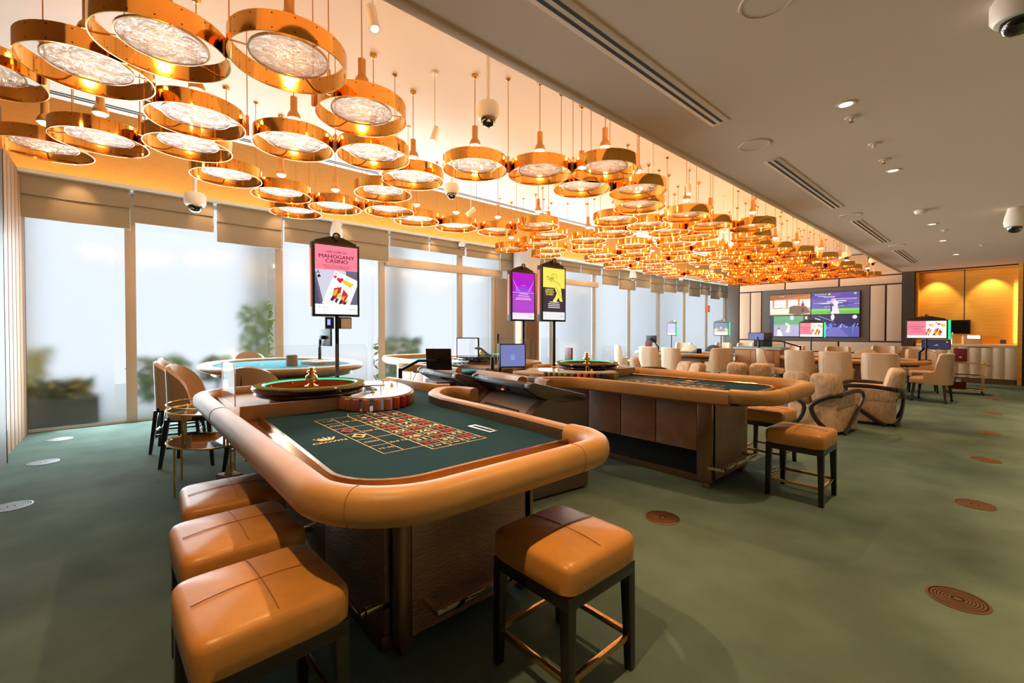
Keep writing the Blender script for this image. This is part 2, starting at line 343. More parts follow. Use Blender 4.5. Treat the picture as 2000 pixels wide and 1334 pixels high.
class PIC:
    """flat printed / screen picture: coloured pieces in a (u, v) frame, later layers a hair in front"""
    def __init__(s): s.p = []; s.k = 0; s.clip = None
    def poly(s, pts, col):
        if s.clip:
            x0, y0, x1, y1 = s.clip
            for ax, lim, sg in ((0, x0, 1), (0, x1, -1), (1, y0, 1), (1, y1, -1)):
                o = []
                for i in range(len(pts)):
                    a, b = pts[i-1], pts[i]; ia, ib = sg*(a[ax]-lim) >= 0, sg*(b[ax]-lim) >= 0
                    if ia != ib:
                        t_ = (lim-a[ax])/(b[ax]-a[ax]); o.append((a[0]+(b[0]-a[0])*t_, a[1]+(b[1]-a[1])*t_))
                    if ib: o.append((b[0], b[1]))
                pts = o
                if len(pts) < 3: return s
        s.p.append(([(x, y, s.k) for x, y in pts], [tuple(range(len(pts)))], col)); s.k += 1; return s
    def rect(s, x0, y0, x1, y1, col): return s.poly([(x0, y0), (x1, y0), (x1, y1), (x0, y1)], col)
    def circ(s, x, y, rx, ry, col, n=20): return s.poly([(x+rx*cos(2*pi*i/n), y+ry*sin(2*pi*i/n)) for i in range(n)], col)
    def stroke(s, pts, w, col):
        if s.clip:
            for a, b in zip(pts, pts[1:]):
                a, b = Vector(a), Vector(b); d_ = (b-a).normalized()*w/2; n_ = Vector((-d_.y, d_.x)); s.poly([tuple(a+n_), tuple(b+n_), tuple(b-n_), tuple(a-n_)], col)
            return s
        P = [Vector(p) for p in pts]; L = []; R = []
        for i, q in enumerate(P):
            t = (P[min(i+1, len(P)-1)]-P[max(i-1, 0)]).normalized(); nn = Vector((-t.y, t.x))*w/2; L.append(tuple(q+nn)); R.append(tuple(q-nn))
        n = len(P); s.p.append(([(x, y, s.k) for x, y in L+R], [(i, i+1, n+i+1, n+i) for i in range(n-1)], col)); s.k += 1; return s
    def text(s, body, x, y, size, col, sx=1.0, rot=0, bold=0):
        v, f = text_geo(body); c, d = cos(rot), sin(rot)
        if bold:
            for q in (-1, 1): s.text(body, x+q*bold*size*c, y+q*bold*size*d, size, col, sx, rot)
        s.p.append(([(x+(a*sx*c-b*d)*size, y+(a*sx*d+b*c)*size, s.k) for a, b in v], f, col)); s.k += 1; return s
    def heart(s, x, y, r, col, flip=1):
        return s.poly([(x+r*0.062*16*sin(t)**3, y+flip*r*0.062*(13*cos(t)-5*cos(2*t)-2*cos(3*t)-cos(4*t))) for t in [2*pi*i/24 for i in range(24)]], col)
    def spade(s, x, y, r, col): s.heart(x, y, r, col, -1); return s.poly([(x-.35*r, y-1.15*r), (x+.35*r, y-1.15*r), (x, y-.2*r)], col)
    def build(s, name, m, frame, parent=None, eps=0.00012):
        O, A, B = [Vector(q) for q in frame]; N = A.cross(B).normalized(); vs = []; fs = []; cs = []
        for pv, pf, col in s.p:
            o = len(vs); vs += [tuple(O+A*x+B*y+N*eps*(k+1)) for x, y, k in pv]
            for f in pf: fs.append(tuple(i+o for i in f)); cs.append((col, len(f)))
        me = bpy.data.meshes.new(name); me.from_pydata(vs, [], fs); at = me.color_attributes.new('Col', 'FLOAT_COLOR', 'CORNER')
        data = []
        for col, n in cs: data += list(col)*n
        at.data.foreach_set('color', data); me.materials.append(MATS[m])
        return obj(name, me, parent)

# ------------------------------------------------------------------ the room
ZL, ZU = 3.16, 3.83
struct(MB().box(-9.2, -1.0, -0.1, 4.5, 24, 0).build('floor', 'carpet', smooth=False))
struct(MB().box(-2.1, -3, ZL, 4.5, 18.3, ZL+0.16).build('ceiling_lower', 'white_ceiling', smooth=False))
struct(MB().box(-2.16, -3, ZL-0.012, -2.1, 17.38, ZU+0.02).build('trim_1', 'white_ceiling', bevel=0.006))
struct(MB().box(-6.53, -3, ZU, -2.0, 24, ZU+0.2).build('ceiling_upper', 'upper_ceiling_paint', smooth=False))
struct(MB().box(-6.50, -3, ZU+0.2, -6.40, 24, 5.0).build('ceiling_cove_side', 'upper_ceiling_paint', smooth=False))
struct(MB().box(-9.3, -3, 4.95, -6.4, 24, 5.05).build('ceiling_cove', 'white_ceiling', smooth=False))
wa = struct(MB().box(-9.3, -1.2, 3.62, -8.97, 24, 5.0).build('wall_upper', 'amber_wall', smooth=False))
for k, y in enumerate((0.92, 2.95, 4.98, 7.01, 9.04)): MB().box(-8.972, y, 3.62, -8.966, y+.012, 4.95).build('wall_joint', 'amber_wall', wa)
struct(MB().box(-9.3, -1.2, 3.56, -8.74, 24, 3.60).build('trim_2', 'white_paint', smooth=False))
struct(MB().box(-8.755, -1.2, 3.60, -8.74, 24, 3.612).build('trim_3', 'white_paint', smooth=False))
for k in range(2):
    struct(MB().box(-6.42+0.055*k, -1.2, ZU-0.004, -6.395+0.055*k, 17.3, ZU+0.001).build('trim_%d' % (4+k), 'slot_dark', smooth=False))
for i in range(12): light('cove_led', 'AREA', (-8.80, -0.2+2.05*i, 3.606), COVE_W, (1, 0.55, 0.17), (-0.35, 0, 1), shape='RECTANGLE', size=2.0, size_y=0.05)
# left side wall (seen edge-on), back and right walls that close the room
struct(MB().box(-9.2, -1.25, 0, -7.2, -1.0, 3.6).build('wall_left', 'side_wood', smooth=False))
for i in range(7): struct(MB().box(-9.1+0.26*i, -1.0, 0.0, -8.88+0.26*i, -0.975, 3.5).build('trim_%d' % (10+i), 'side_wood', bevel=0.008))
struct(MB().box(-7.2, -1.25, 0, 4.5, -0.93, 3.83).build('wall_near', 'dark_panel', smooth=False))
struct(MB().box(-7.24, -1.0, 0, -7.2, -0.925, 3.55).build('trim_20', 'dark_wood', bevel=0.004))
struct(MB().box(-9.3, -1.5, 3.6, 4.5, -1.2, 5.05).build('wall_near_top', 'amber_wall', smooth=False))
struct(MB().box(4.5, -1.2, 0, 4.7, 18.3, 3.3).build('wall_right', 'beige_panel', smooth=False))
struct(MB().box(0.24, 17.38, 0, 4.6, 18.3, 3.2).build('wall_far_right', 'dark_wood', smooth=False))
struct(MB().box(-9.3, 23.4, 0, -6.6, 23.6, 5.05).build('wall_corridor_end', 'beige_panel', smooth=False))
struct(MB().box(-6.7, 17.5, 0, -6.4, 23.6, 5.0).build('wall_corridor', 'dark_panel', smooth=False))
# window wall: posts, panes, sill
def window(n, y0, y1, z1=3.55, thick=0.10, frame='bronze_frame', zb=0.0):
    w = struct(MB().box(-9.19, y1-thick/2, 0, -9.10, y1+thick/2, z1).build('window_%d' % n, frame, bevel=0.006))
    MB().box(-9.158, y1-thick/2-0.13, 0.03, -9.150, y1-thick/2, z1).build('clear_strip', 'clear_acrylic', w, smooth=False)
    MB().box(-9.158, y0, zb+0.03, -9.150, y1-thick/2-0.132, z1).build('pane', 'frosted_glass', w, smooth=False)
    MB().box(-9.20, y0, 0, -9.12, y1-thick/2, 0.035).build('window_sill', 'pale_frame', w)
    return w
lefts = [-1.06, 0.13, 2.25, 4.30, 6.38]
for i in range(4): window(i+1, lefts[i]+0.05, lefts[i+1], thick=0.12 if i else 0.13)
struct(MB().box(-9.2, -1.2, 0, -9.08, -1.02, 3.55).build('trim_21', 'bronze_frame', bevel=0.006))
w = window(5, 6.44, 7.46, 2.84, 0.06)
MB().box(-9.17, 6.44, 2.9, -9.145, 7.7, 3.55).build('pane', 'frosted_glass', w, smooth=False)
struct(MB().box(-9.2, 4.36, 2.86, -9.05, 7.72, 3.04).build('trim_22', 'bronze_frame', bevel=0.006))
d = struct(MB().box(-9.17, 7.50, 0, -9.09, 8.35, 2.84).build('door_1', 'beige_panel', bevel=0.005))
MB().box(-9.09, 7.56, 1.08, -9.06, 7.60, 1.34).build('handle', 'black_metal', d)
struct(MB().box(-9.2, 8.3, 0, -9.12, 8.9, 3.55).build('wall_left_pier', 'beige_panel', smooth=False))
R0 = [8.95, 9.72, 11.80, 13.83, 15.88, 17.95, 20.03, 22.0]
for i in range(7): window(6+i, R0[i]+0.05, R0[i+1], thick=0.07)
struct(MB().box(-9.2, 8.95, 2.86, -9.07, 11.95, 3.02).build('trim_23', 'bronze_frame', bevel=0.006))
struct(MB().box(-9.22, 22.0, 0, -9.1, 24, 3.6).build('wall_left_far', 'pale_frame', smooth=False))
# outside
struct(MB().box(-16, -6, -0.12, -9.2, 30, -0.02).build('terrace_ground', 'terrace', smooth=False))
for k, (x, y, wd) in enumerate(((-11.6, -1.35, .35), (-12.2, 2.6, .6), (-11.8, 5.9, .5), (-12.5, 10.5, .8), (-12.5, 15.0, .8), (-12.5, 21.0, 1.0))):
    struct(MB().box(x-wd/2, y-wd/2, -0.02, x+wd/2, y+wd/2, 4.2).build('terrace_column', 'terrace_white', bevel=.03))
# round metal-clad column in the window line
c = struct(MB().lathe([(0.36, 0), (0.355, 1.2), (0.35, 3.55)], (-8.45, 8.05, 0), 40).build('column', 'brushed_bronze'))
MB().lathe([(0.354, 2.9), (0.354, 3.55)], (-8.45, 8.05, 0), 40, cap=False).build('column_cladding', 'grey_plastic', c)
# ------------------------------------------------------------------ far television wall
YT = 17.4
tvw = struct(MB().box(-6.68, YT, 0, -1.8, YT+0.3, 3.9).build('wall_far', 'gap_brown', smooth=False))
def panels(rows):
    for x0, x1, z0, z1 in rows: MB().box(x0, YT-0.04, z0, x1, YT+0.01, z1).build('panel', 'fabric_panel', tvw, bevel=0.006)
panels([(-6.66, -4.40, 3.13, 3.80), (-4.36, -2.90, 3.13, 3.80), (-2.85, -2.08, 3.13, 3.80),
        (-6.66, -5.18, 2.85, 3.085), (-5.14, -3.64, 2.85, 3.085), (-3.59, -2.08, 2.85, 3.085),
        (-6.66, -6.31, 1.11, 2.805), (-6.27, -5.93, 1.11, 2.805), (-2.81, -2.47, 1.11, 2.805), (-2.42, -2.08, 1.11, 2.805),
        (-6.66, -5.18, .74, 1.06), (-5.14, -3.64, .74, 1.06), (-3.59, -2.08, .74, 1.06),
        (-6.66, -5.18, .36, .70), (-5.14, -3.64, .36, .70), (-3.59, -2.08, .36, .70), (-6.66, -5.18, .02, .32), (-5.14, -3.64, .02, .32), (-3.59, -2.08, .02, .32)])
MB().box(-5.9, YT-0.02, 1.08, -2.84, YT+0.01, 2.83).build('tv_niche', 'tv_surround', tvw)
struct(MB().box(-7.1, YT-0.02, 0, -6.70, YT+0.5, 3.86).build('trim_30', 'dark_panel', bevel=0.006))
rc = struct(MB().box(-2.06, YT-0.06, 0, -1.80, YT+0.35, ZL).build('trim_31', 'dark_panel', smooth=False))
for i in range(9): MB().box(-2.055+.0285*i, YT-0.075, 0, -2.037+.0285*i, YT-0.055, ZL).build('rib', 'dark_panel', rc, smooth=False)
# alcove with golden wall
gw = struct(MB().box(-1.8, 18.0, 0, 0.26, 18.2, ZL).build('wall_alcove', 'gold_wall', smooth=False))
MB().box(-0.82, 17.995, 0.9, -0.80, 18.001, ZL).build('wall_joint', 'gap_brown', gw)
struct(MB().box(0.19, 17.36, 0, 0.27, 18.1, ZL).build('wall_alcove_side', 'gold_wall', smooth=False))
struct(MB().box(-1.82, 17.5, 0, -1.74, 18.1, ZL).build('wall_alcove_side_left', 'gold_wall', smooth=False))
struct(MB().box(-1.8, 17.37, ZL-0.03, 0.24, 17.42, ZL+0.01).build('trim_32', 'black_void', smooth=False))
for x in (-1.38, -0.28): light('alcove_wash', 'SPOT', (x, 17.62, ZL-0.03), WASH_W, (1, .76, .40), (0.0, 0.32, -1), spot_size=radians(74), spot_blend=0.5, shadow_soft_size=0.03)
light('alcove_side_glow', 'AREA', (0.15, 17.9, 1.9), 5, (1, .75, .3), (1, 0.6, 0), shape='RECTANGLE', size=0.05, size_y=1.6)
# ------------------------------------------------------------------ ceiling fittings
ORD = ['first', 'second', 'third', 'fourth', 'fifth', 'sixth', 'seventh', 'eighth', 'ninth', 'tenth', 'eleventh', 'twelfth', 'thirteenth', 'fourteenth', 'fifteenth', 'sixteenth', 'seventeenth', 'eighteenth', 'nineteenth', 'twentieth', 'twenty-first', 'twenty-second', 'twenty-third', 'twenty-fourth']
for i, (y0, y1) in enumerate(((0.6, 3.70), (4.93, 7.50), (8.62, 11.15), (12.48, 15.1))):
    t = thing('air_slot_diffuser', 'long slot air diffuser in lower ceiling, %s from the camera' % ORD[i], 'vent', (-1.59, (y0+y1)/2, ZL), 0, 'slot diffusers')
    h = (y1-y0)/2
    MB().box(-0.075, -h-0.03, -0.006, 0.075, h+0.03, 0.0).build('flange', 'white_ceiling', t, bevel=0.002)
    for s in (-0.034, 0.020): MB().box(s-0.011, -h, -0.0075, s+0.011, h, -0.004).build('slot', 'slot_dark', t, smooth=False)
for i, (x, y, on) in enumerate(((-0.83, 2.04, 1), (-0.83, 4.13, 1), (-0.83, 6.22, 1), (-0.82, 9.85, 1), (-0.83, 11.82, 1), (-0.78, 14.2, 1), (-0.28, 17.62, 0), (-1.38, 17.62, 0))):
    lab = ('recessed ceiling downlight, %s along the lower ceiling from the camera' % ORD[i]) if on else ('recessed downlight over the alcove, %s one' % ('right' if i == 6 else 'left'))
    t = thing('downlight', lab, 'downlight', (x, y, ZL), 0, 'ceiling downlights')
    MB().lathe([(0.062, 0), (0.060, -0.006), (0.046, -0.004), (0.044, 0.0)], n=24, cap=False).build('trim_ring', 'white_ceiling', t)
    MB().lathe([(0.0, -0.0015), (0.044, -0.0015)], n=20, cap=False).build('lens', 'bulb_down', t)
    if on: light('downlight_or_fill_beam', 'SPOT', (x, y, ZL-0.03), DOWN_W, WARM2, (0, 0, -1), spot_size=radians(76), spot_blend=0.55, shadow_soft_size=0.03)
light('downlight_or_fill_beam', 'SPOT', (-0.83, -0.05, ZL-0.03), DOWN_W*1.25, WARM2, (0, 0, -1), spot_size=radians(90), spot_blend=0.6, shadow_soft_size=0.03)
for x in (1.7, 3.2):  # added fill spots out of view; their floor bounce brightens the lower ceiling
    for y in (1.0, 3.2, 5.4, 7.6, 9.8, 12.0):
        light('downlight_or_fill_beam', 'SPOT', (x, y, ZL-0.03), DOWN_W*3.2, WARM2, (0, 0, -1), spot_size=radians(72), spot_blend=0.5, shadow_soft_size=0.05)
for i, (x, y) in enumerate(((-1.57, 4.40), (-1.57, 8.15), (-1.5, 11.8), (-0.85, 2.53))):
    t = thing('ceiling_speaker', 'round flush white ceiling speaker, %s' % ('near the top edge' if i == 3 else ['beside the first slot diffuser end', 'between second and third slot diffusers', 'between third and fourth slot diffusers'][i]), 'speaker', (x, y, ZL), 0, 'ceiling speakers')
    MB().lathe([(0.13, 0), (0.128, -0.008), (0.118, -0.008), (0.116, -0.004)], n=32, cap=False).build('bezel', 'white_ceiling', t)
    MB().lathe([(0.0, -0.0045), (0.116, -0.0045)], n=32, cap=False).build('grille', 'white_ceiling', t)
for i, (x, y, big) in enumerate(((-0.85, 4.42, 1), (-0.83, 5.2, 0), (-0.84, 5.76, 1), (-0.73, 10.6, 1), (-0.35, 13.0, 1))):
    t = thing('sprinkler', 'small ceiling sprinkler head, %s from the camera' % ORD[i], 'sprinkler', (x, y, ZL), 0, 'ceiling sprinklers')
    MB().lathe([(0.045, 0), (0.04, -0.008), (0.012, -0.010), (0.010, -0.03), (0.0, -0.03)], n=18).build('escutcheon', 'white_ceiling', t)
    MB().lathe([(0.0, -0.034), (0.018, -0.034), (0.018, -0.038), (0.0, -0.038)], n=12).build('deflector', 'chrome' if big else 'white_plastic', t)
t = thing('smoke_detector', 'white round smoke detector on the lower ceiling', 'detector', (-0.84, 8.6, ZL))
MB().lathe([(0.07, 0), (0.07, -0.02), (0.05, -0.045), (0.0, -0.05)], n=24).build('housing', 'white_plastic', t)
def dome_cam(label, loc, zc, r=0.10, pole=True, tall=False):
    t = thing('dome_camera', label, 'camera', loc, 0, 'security dome cameras'); k = r/0.1
    if pole: MB().cyl((0, 0, 0.08*k), (0, 0, zc-loc[2]), 0.018*k, 12).build('pole', 'white_plastic', t)
    if tall: b = MB().lathe([(0.03, 0.2), (0.07, 0.17), (0.10, 0.05), (0.112, -0.03), (0.10, -0.09), (0.085, -0.1)], n=28)
    else: b = MB().lathe([(0.02*k, 0.09*k), (0.085*k, 0.085*k), (0.1*k, 0.06*k), (0.1*k, -0.02*k), (0.085*k, -0.045*k), (0.07*k, -0.05*k)], n=28)
    b.build('housing', 'white_plastic', t)
    if tall and zc > 3.4: MB().box(-.16, -.025, .17, .02, .025, .222).build('bracket', 'white_plastic', t, bevel=.004)
    z = -0.1 if tall else -0.05*k; rr = 0.078 if tall else 0.066*k
    MB().lathe([(rr, z), (rr*0.97, z-rr*.35), (rr*0.75, z-rr*0.78), (rr*0.4, z-rr*1.0), (0, z-rr*1.06)], n=20).build('dome', 'camera_dome', t)
    MB().lathe([(0, 0), (rr*.32, -0.01), (rr*.34, 0.02)], (rr*.5, -rr*.35, z-rr*.55), 12).build('lens', 'chrome', t)
dome_cam('white dome camera on pole beside the lower ceiling edge, nearest and largest', (-3.02, 2.41, 3.33), ZU, 0.10)
dome_cam('white dome camera on pole above the second sign, behind the ring cluster corner', (-2.97, 5.0, 3.30), ZU, 0.095)
dome_cam('white dome camera hanging between pendants in the middle of the room', (-5.0, 3.36, 3.33), ZU, 0.10)
dome_cam('white dome camera hanging before the leftmost blinds', (-7.55, 0.8, 3.24), 4.95, 0.13)
dome_cam('white egg-shaped camera above the pink welcome sign', (-8.58, 3.12, 3.33), 3.55, tall=True, pole=False)
dome_cam('white egg-shaped camera before the blinds right of the column', (-8.58, 13.2, 3.33), 3.55, tall=True, pole=False)
dome_cam('small dome camera under the window soffit above the blinds, middle', (-8.73, 6.15, 3.48), 3.55, 0.075, pole=False)
dome_cam('small dome camera under the far window soffit', (-8.74, 16.9, 3.475), 3.55, 0.085, pole=False)
dome_cam('white dome camera on pole before the far panel wall, left of two', (-2.66, 13.5, 3.30), ZU, 0.095)
dome_cam('white dome camera on pole before the far panel wall, right of two', (-2.42, 15.2, 3.30), ZU, 0.095)
dome_cam('white ball camera hanging from the lower ceiling before the alcove', (0.06, 9.4, 2.99), ZL, tall=True, pole=False)
dome_cam('dome camera cut by the upper right corner of the picture', (0.02, 3.45, 3.08), ZL, 0.10, pole=False)
def track_spot(label, loc, aim, watts):
    t = thing('track_spotlight', label, 'spotlight', loc, 0, 'stem mounted spotlights')
    MB().lathe([(0.03, ZU-loc[2]), (0.03, ZU-loc[2]-0.012), (0.007, ZU-loc[2]-0.014)], n=12).build('canopy', 'white_plastic', t)
    MB().cyl((0, 0, 0.02), (0, 0, ZU-loc[2]-0.01), 0.006, 8).build('stem', 'white_plastic', t)
    d = (Vector(aim)-Vector(loc)).normalized()
    MB().tube([-d*0.075, d*0.075], 0.032, 18).build('can', 'white_plastic', t)
    MB().tube([d*0.0752, d*0.0762], 0.026, 18).build('lens', 'bulb_down', t)
    light('spot_beam', 'SPOT', Vector(loc)+d*0.10, watts, WARM2, d, spot_size=radians(52), spot_blend=0.5, shadow_soft_size=0.03)
track_spot('white cylinder spotlight on stem, above the large near rings', (-2.55, 1.15, 3.32), (-1.9, 1.3, 0.9), TRACK_W)
track_spot('white cylinder spotlight on stem, above the middle pendants', (-3.55, 2.2, 3.26), (-3.3, 1.4, 0.9), TRACK_W)
track_spot('white cylinder spotlight beside the second dome camera', (-2.75, 5.5, 3.26), (-2.2, 4.5, 0.9), TRACK_W)
track_spot('white cylinder spotlight left of the dome camera in mid room', (-4.7, 2.55, 3.2), (-3.6, 4.6, 0.9), TRACK_W)
track_spot('white cylinder spotlight above the poker table pendants', (-5.3, 3.9, 3.2), (-6.9, 1.8, 0.9), TRACK_W)
track_spot('white cylinder spotlight in the far part of the upper ceiling, left', (-3.4, 8.1, 3.26), (-2.2, 8.4, 0.4), TRACK_W)
track_spot('white cylinder spotlight in the far part of the upper ceiling, right', (-2.9, 12.0, 3.3), (-2.6, 12.5, 0.8), TRACK_W)
for i, y in enumerate((9.1, 11.1, 12.95, 14.6, 16.3, 18.2, 20.0)):
    t = thing('soffit_downlight', 'small downlight in the window soffit, %s right of the column' % ORD[i], 'downlight', (-8.85, y, 3.55), 0, 'window soffit downlights')
    MB().lathe([(0.05, 0), (0.05, -0.008), (0.035, -0.006)], n=16, cap=False).build('trim_ring', 'white_paint', t)
    MB().lathe([(0, -0.004), (0.035, -0.004)], n=16, cap=False).build('lens', 'bulb_down', t)
for y in (-0.45, 1.1, 2.15, 3.3, 5.35, 7.2, 9.9, 11.2, 12.3, 13.5, 15.0, 16.4, 18.0, 19.6, 21.2):
    light('soffit_beam', 'SPOT', (-8.42, y, 3.66), 16, WARM2, (-0.42, 0, -0.46), spot_size=radians(56), spot_blend=0.8, shadow_soft_size=0.03)
# ------------------------------------------------------------------ pendants
ZR = 2.94
NEAR = [('A', -3.57, -.12, 'large gold ring pendant at upper left, left of the topmost ring'), ('B', -3.02, .19, 'large gold ring pendant at the top edge, leftmost of the two biggest'),
 ('C', -2.71, .73, 'large gold ring pendant at the top, right of the two biggest rings'), ('D', -3.04, 1.29, 'gold ring pendant just below and right of the biggest right-hand ring'),
 ('E', -4.83, -.10, 'gold ring pendant above the leftmost blind'), ('F', -3.90, .43, 'gold ring pendant under the topmost ring, one of two overlapping, upper'),
 ('G', -4.49, .44, 'gold ring pendant under the topmost ring, one of two overlapping, lower'), ('H', -5.12, .80, 'gold ring pendant right above the second dome camera on the left'),
 ('I', -3.90, 1.08, 'gold ring pendant below the biggest right-hand ring, with lit lamp'), ('J', -5.39, 1.36, 'gold ring pendant above the third blind, higher of a stepped pair'),
 ('K', -6.07, 1.70, 'gold ring pendant touching the blinds, left of the pink sign'), ('L', -5.52, 2.0, 'gold ring pendant directly above the pink welcome sign'),
 ('O', -3.67, 1.66, 'gold ring pendant half hidden under the mid-size ring'), ('P', -3.97, 2.21, 'gold ring pendant left of the row of three beside the dome camera'),
 ('Q', -3.33, 2.50, 'gold ring pendant below the large dome camera, first of a row of three'), ('R', -3.01, 3.04, 'gold ring pendant in the middle of the row of three below the dome camera'),
 ('S', -2.54, 3.44, 'gold ring pendant against the lower ceiling edge, last of the row of three'), ('T', -3.03, 3.69, 'gold ring pendant tucked under the last ring of the row of three'),
 ('U', -4.58, 2.18, 'gold ring pendant right of the pink sign, upper of a stepped pair'), ('V', -5.22, 2.57, 'gold ring pendant right of the pink sign, lower of a stepped pair'),
 ('W', -5.43, 3.07, 'gold ring pendant in the window-side chain, first after the pink sign'), ('X', -5.39, 3.70, 'gold ring pendant in the window-side chain, second after the pink sign'),
 ('Y', -5.19, 4.33, 'gold ring pendant in the window-side chain, third after the pink sign'), ('Z', -4.56, 4.57, 'gold ring pendant in the window-side chain, fourth after the pink sign'),
 ('AA', -2.69, 4.22, 'gold ring pendant at the lower ceiling edge, upper of two stacked-looking rings'), ('AB', -3.0, 4.75, 'gold ring pendant at the lower ceiling edge, lower of two stacked-looking rings')]
FARM = [(-3.6, 5.11), (-4.1, 5.79), (-4.92, 5.17), (-5.56, 5.57), (-5.72, 6.05), (-5.3, 6.62), (-5.9, 7.75), (-2.5, 6.96), (-2.81, 7.78), (-3.05, 8.6), (-4.47, 6.9), (-3.91, 7.3), (-3.67, 8.2),
        (-4.05, -.62), (-5.35, -.45), (-2.88, 15.1), (-3.5, 15.2), (-5.87, 15.0)]
pts = [[n[1], n[2]] for n in NEAR]+[list(q) for q in FARM]
rnd = random.Random(11); tries = 0; nfix = len(NEAR)
while len(pts) < 106 and tries < 40000:
    tries += 1; b = pts[rnd.randrange(nfix, len(pts))]; a = rnd.uniform(0, 2*pi); q = [b[0]+.62*cos(a), b[1]+.62*sin(a)]
    if not (-6.25 < q[0] < -2.48 and 5.3 < q[1] < 15.7): continue
    if q[1] > 12.5 and q[0] < -6.0: continue
    if all(hypot(q[0]-p_[0], q[1]-p_[1]) > .612 for p_ in pts): pts.append(q)
for it in range(60):
    for i in range(nfix, len(pts)):
        for j in range(len(pts)):
            if i == j: continue
            dx_, dy_ = pts[i][0]-pts[j][0], pts[i][1]-pts[j][1]; dd = hypot(dx_, dy_)
            if 0 < dd < .612: pts[i][0] += dx_/dd*(.614-dd)*.6; pts[i][1] += dy_/dd*(.614-dd)*.6
zc = ZU-ZR
PM = dict(
    band=MB().sweep([(.3*cos(2*pi*i/56), .3*sin(2*pi*i/56)) for i in range(56)], [(-.003, 0), (.003, 0), (.003, .106), (-.003, .106)], closed=True).mesh('ring_band', 'gold_ring', angle=50),
    disc=MB().lathe([(0, .045), (.196, .045), (.2, .049), (.196, .053), (0, .053)], n=40, cap=False).mesh('glass_disc', 'textured_glass'),
    edge=MB().lathe([(.2, .044), (.206, .044), (.206, .056), (.2, .056), (.2, .044)], n=40, cap=False).mesh('disc_edge', 'polished_bronze'),
    arm=MB().box(.204, -.005, .047, .299, .005, .053).mesh('disc_arm', 'gold_rod'),
    shade=MB().lathe([(.046, .235), (.052, .233), (.052, .250), (.044, .277), (.030, .297), (.027, .307), (.027, .412), (.006, .416)], n=24).mesh('lamp_shade', 'gold_shade'),
    bulb=MB().lathe([(0, .210), (.024, .213), (.040, .224), (.045, .236), (0, .240)], n=18, cap=False).mesh('bulb', 'bulb'),
    rod=MB().cyl((0, 0, .41), (0, 0, zc), .0042, 7).mesh('lamp_rod', 'gold_rod'),
    canopy=MB().lathe([(.006, zc-.03), (.018, zc-.028), (.03, zc-.012), (.03, zc)], n=16).mesh('ceiling_canopy', 'gold_rod'),
    bracket=MB().lathe([(.006, .0), (.013, .002), (.013, .15), (.009, .158), (.004, .162)], (.316, 0, 0), 12).mesh('hanger_bracket', 'gold_shade'),
    hrod=MB().cyl((.316, 0, .16), (.316, 0, zc), .0036, 7).mesh('hanger_rod', 'gold_rod'),
    hcan=MB().lathe([(.005, zc-.022), (.022, zc-.012), (.022, zc)], (.316, 0, 0), 14).mesh('hanger_canopy', 'gold_rod'))
def pu(q): d_ = Vector((q[0], q[1], ZR))-Vector((0, 0, H_CAM)); return d_.dot(RV)/d_.dot(FW)
MIDR = sorted([i for i in range(nfix, len(pts)) if 0 <= pts[i][1] < 9], key=lambda i: pu(pts[i]))
def ORDN(k): return ORD[k] if k < len(ORD) else ('twenty-'+ORD[k-20] if k < 29 else 'thirtieth' if k == 29 else 'thirty-'+ORD[k-30])
for i, (x, y) in enumerate(pts):
    if i < nfix: lab, grp = NEAR[i][3], 'gold ring pendants'
    elif y < 0: lab, grp = ('gold ring pendant cut by the left picture edge, %s one' % ('upper' if x > -4.5 else 'lower')), 'gold ring pendants'
    elif y < 9: lab, grp = 'gold ring pendant in the crowded middle cluster, %s from the left' % ORDN(MIDR.index(i)), 'pendants of the middle cluster'
    else: lab, grp = 'small looking gold ring pendant in the far cluster before the screen wall', 'pendants of the far cluster'
    t = thing('ring_pendant', lab, 'pendant lamp', (x, y, ZR), 0, grp)
    obj('ring_band', PM['band'], t); dsc = obj('glass_disc', PM['disc'], t, None, rnd.uniform(0, 6.28)); obj('disc_edge', PM['edge'], dsc)
    if y < 9:
        a0 = rnd.uniform(0, 2)
        for q in range(3): obj('disc_arm', PM['arm'], t, None, a0+q*2.094)
    sh = obj('lamp_shade', PM['shade'], t); obj('bulb', PM['bulb'], sh); obj('lamp_rod', PM['rod'], t); obj('ceiling_canopy', PM['canopy'], t)
    light('lamp_light', 'POINT', (0, 0, .190), LAMP_W, WARM, (0, 0, -1), t, shadow_soft_size=0.02)
    angs = [atan2(q[1]-y, q[0]-x) for j, q in enumerate(pts) if j > i and hypot(q[0]-x, q[1]-y) < .70]
    if not angs: angs = [rnd.uniform(0, 6.28)]
    for a in angs[:2]:
        obj('hanger_bracket', PM['bracket'], t, None, a); obj('hanger_rod', PM['hrod'], t, None, a); obj('hanger_canopy', PM['hcan'], t, None, a)
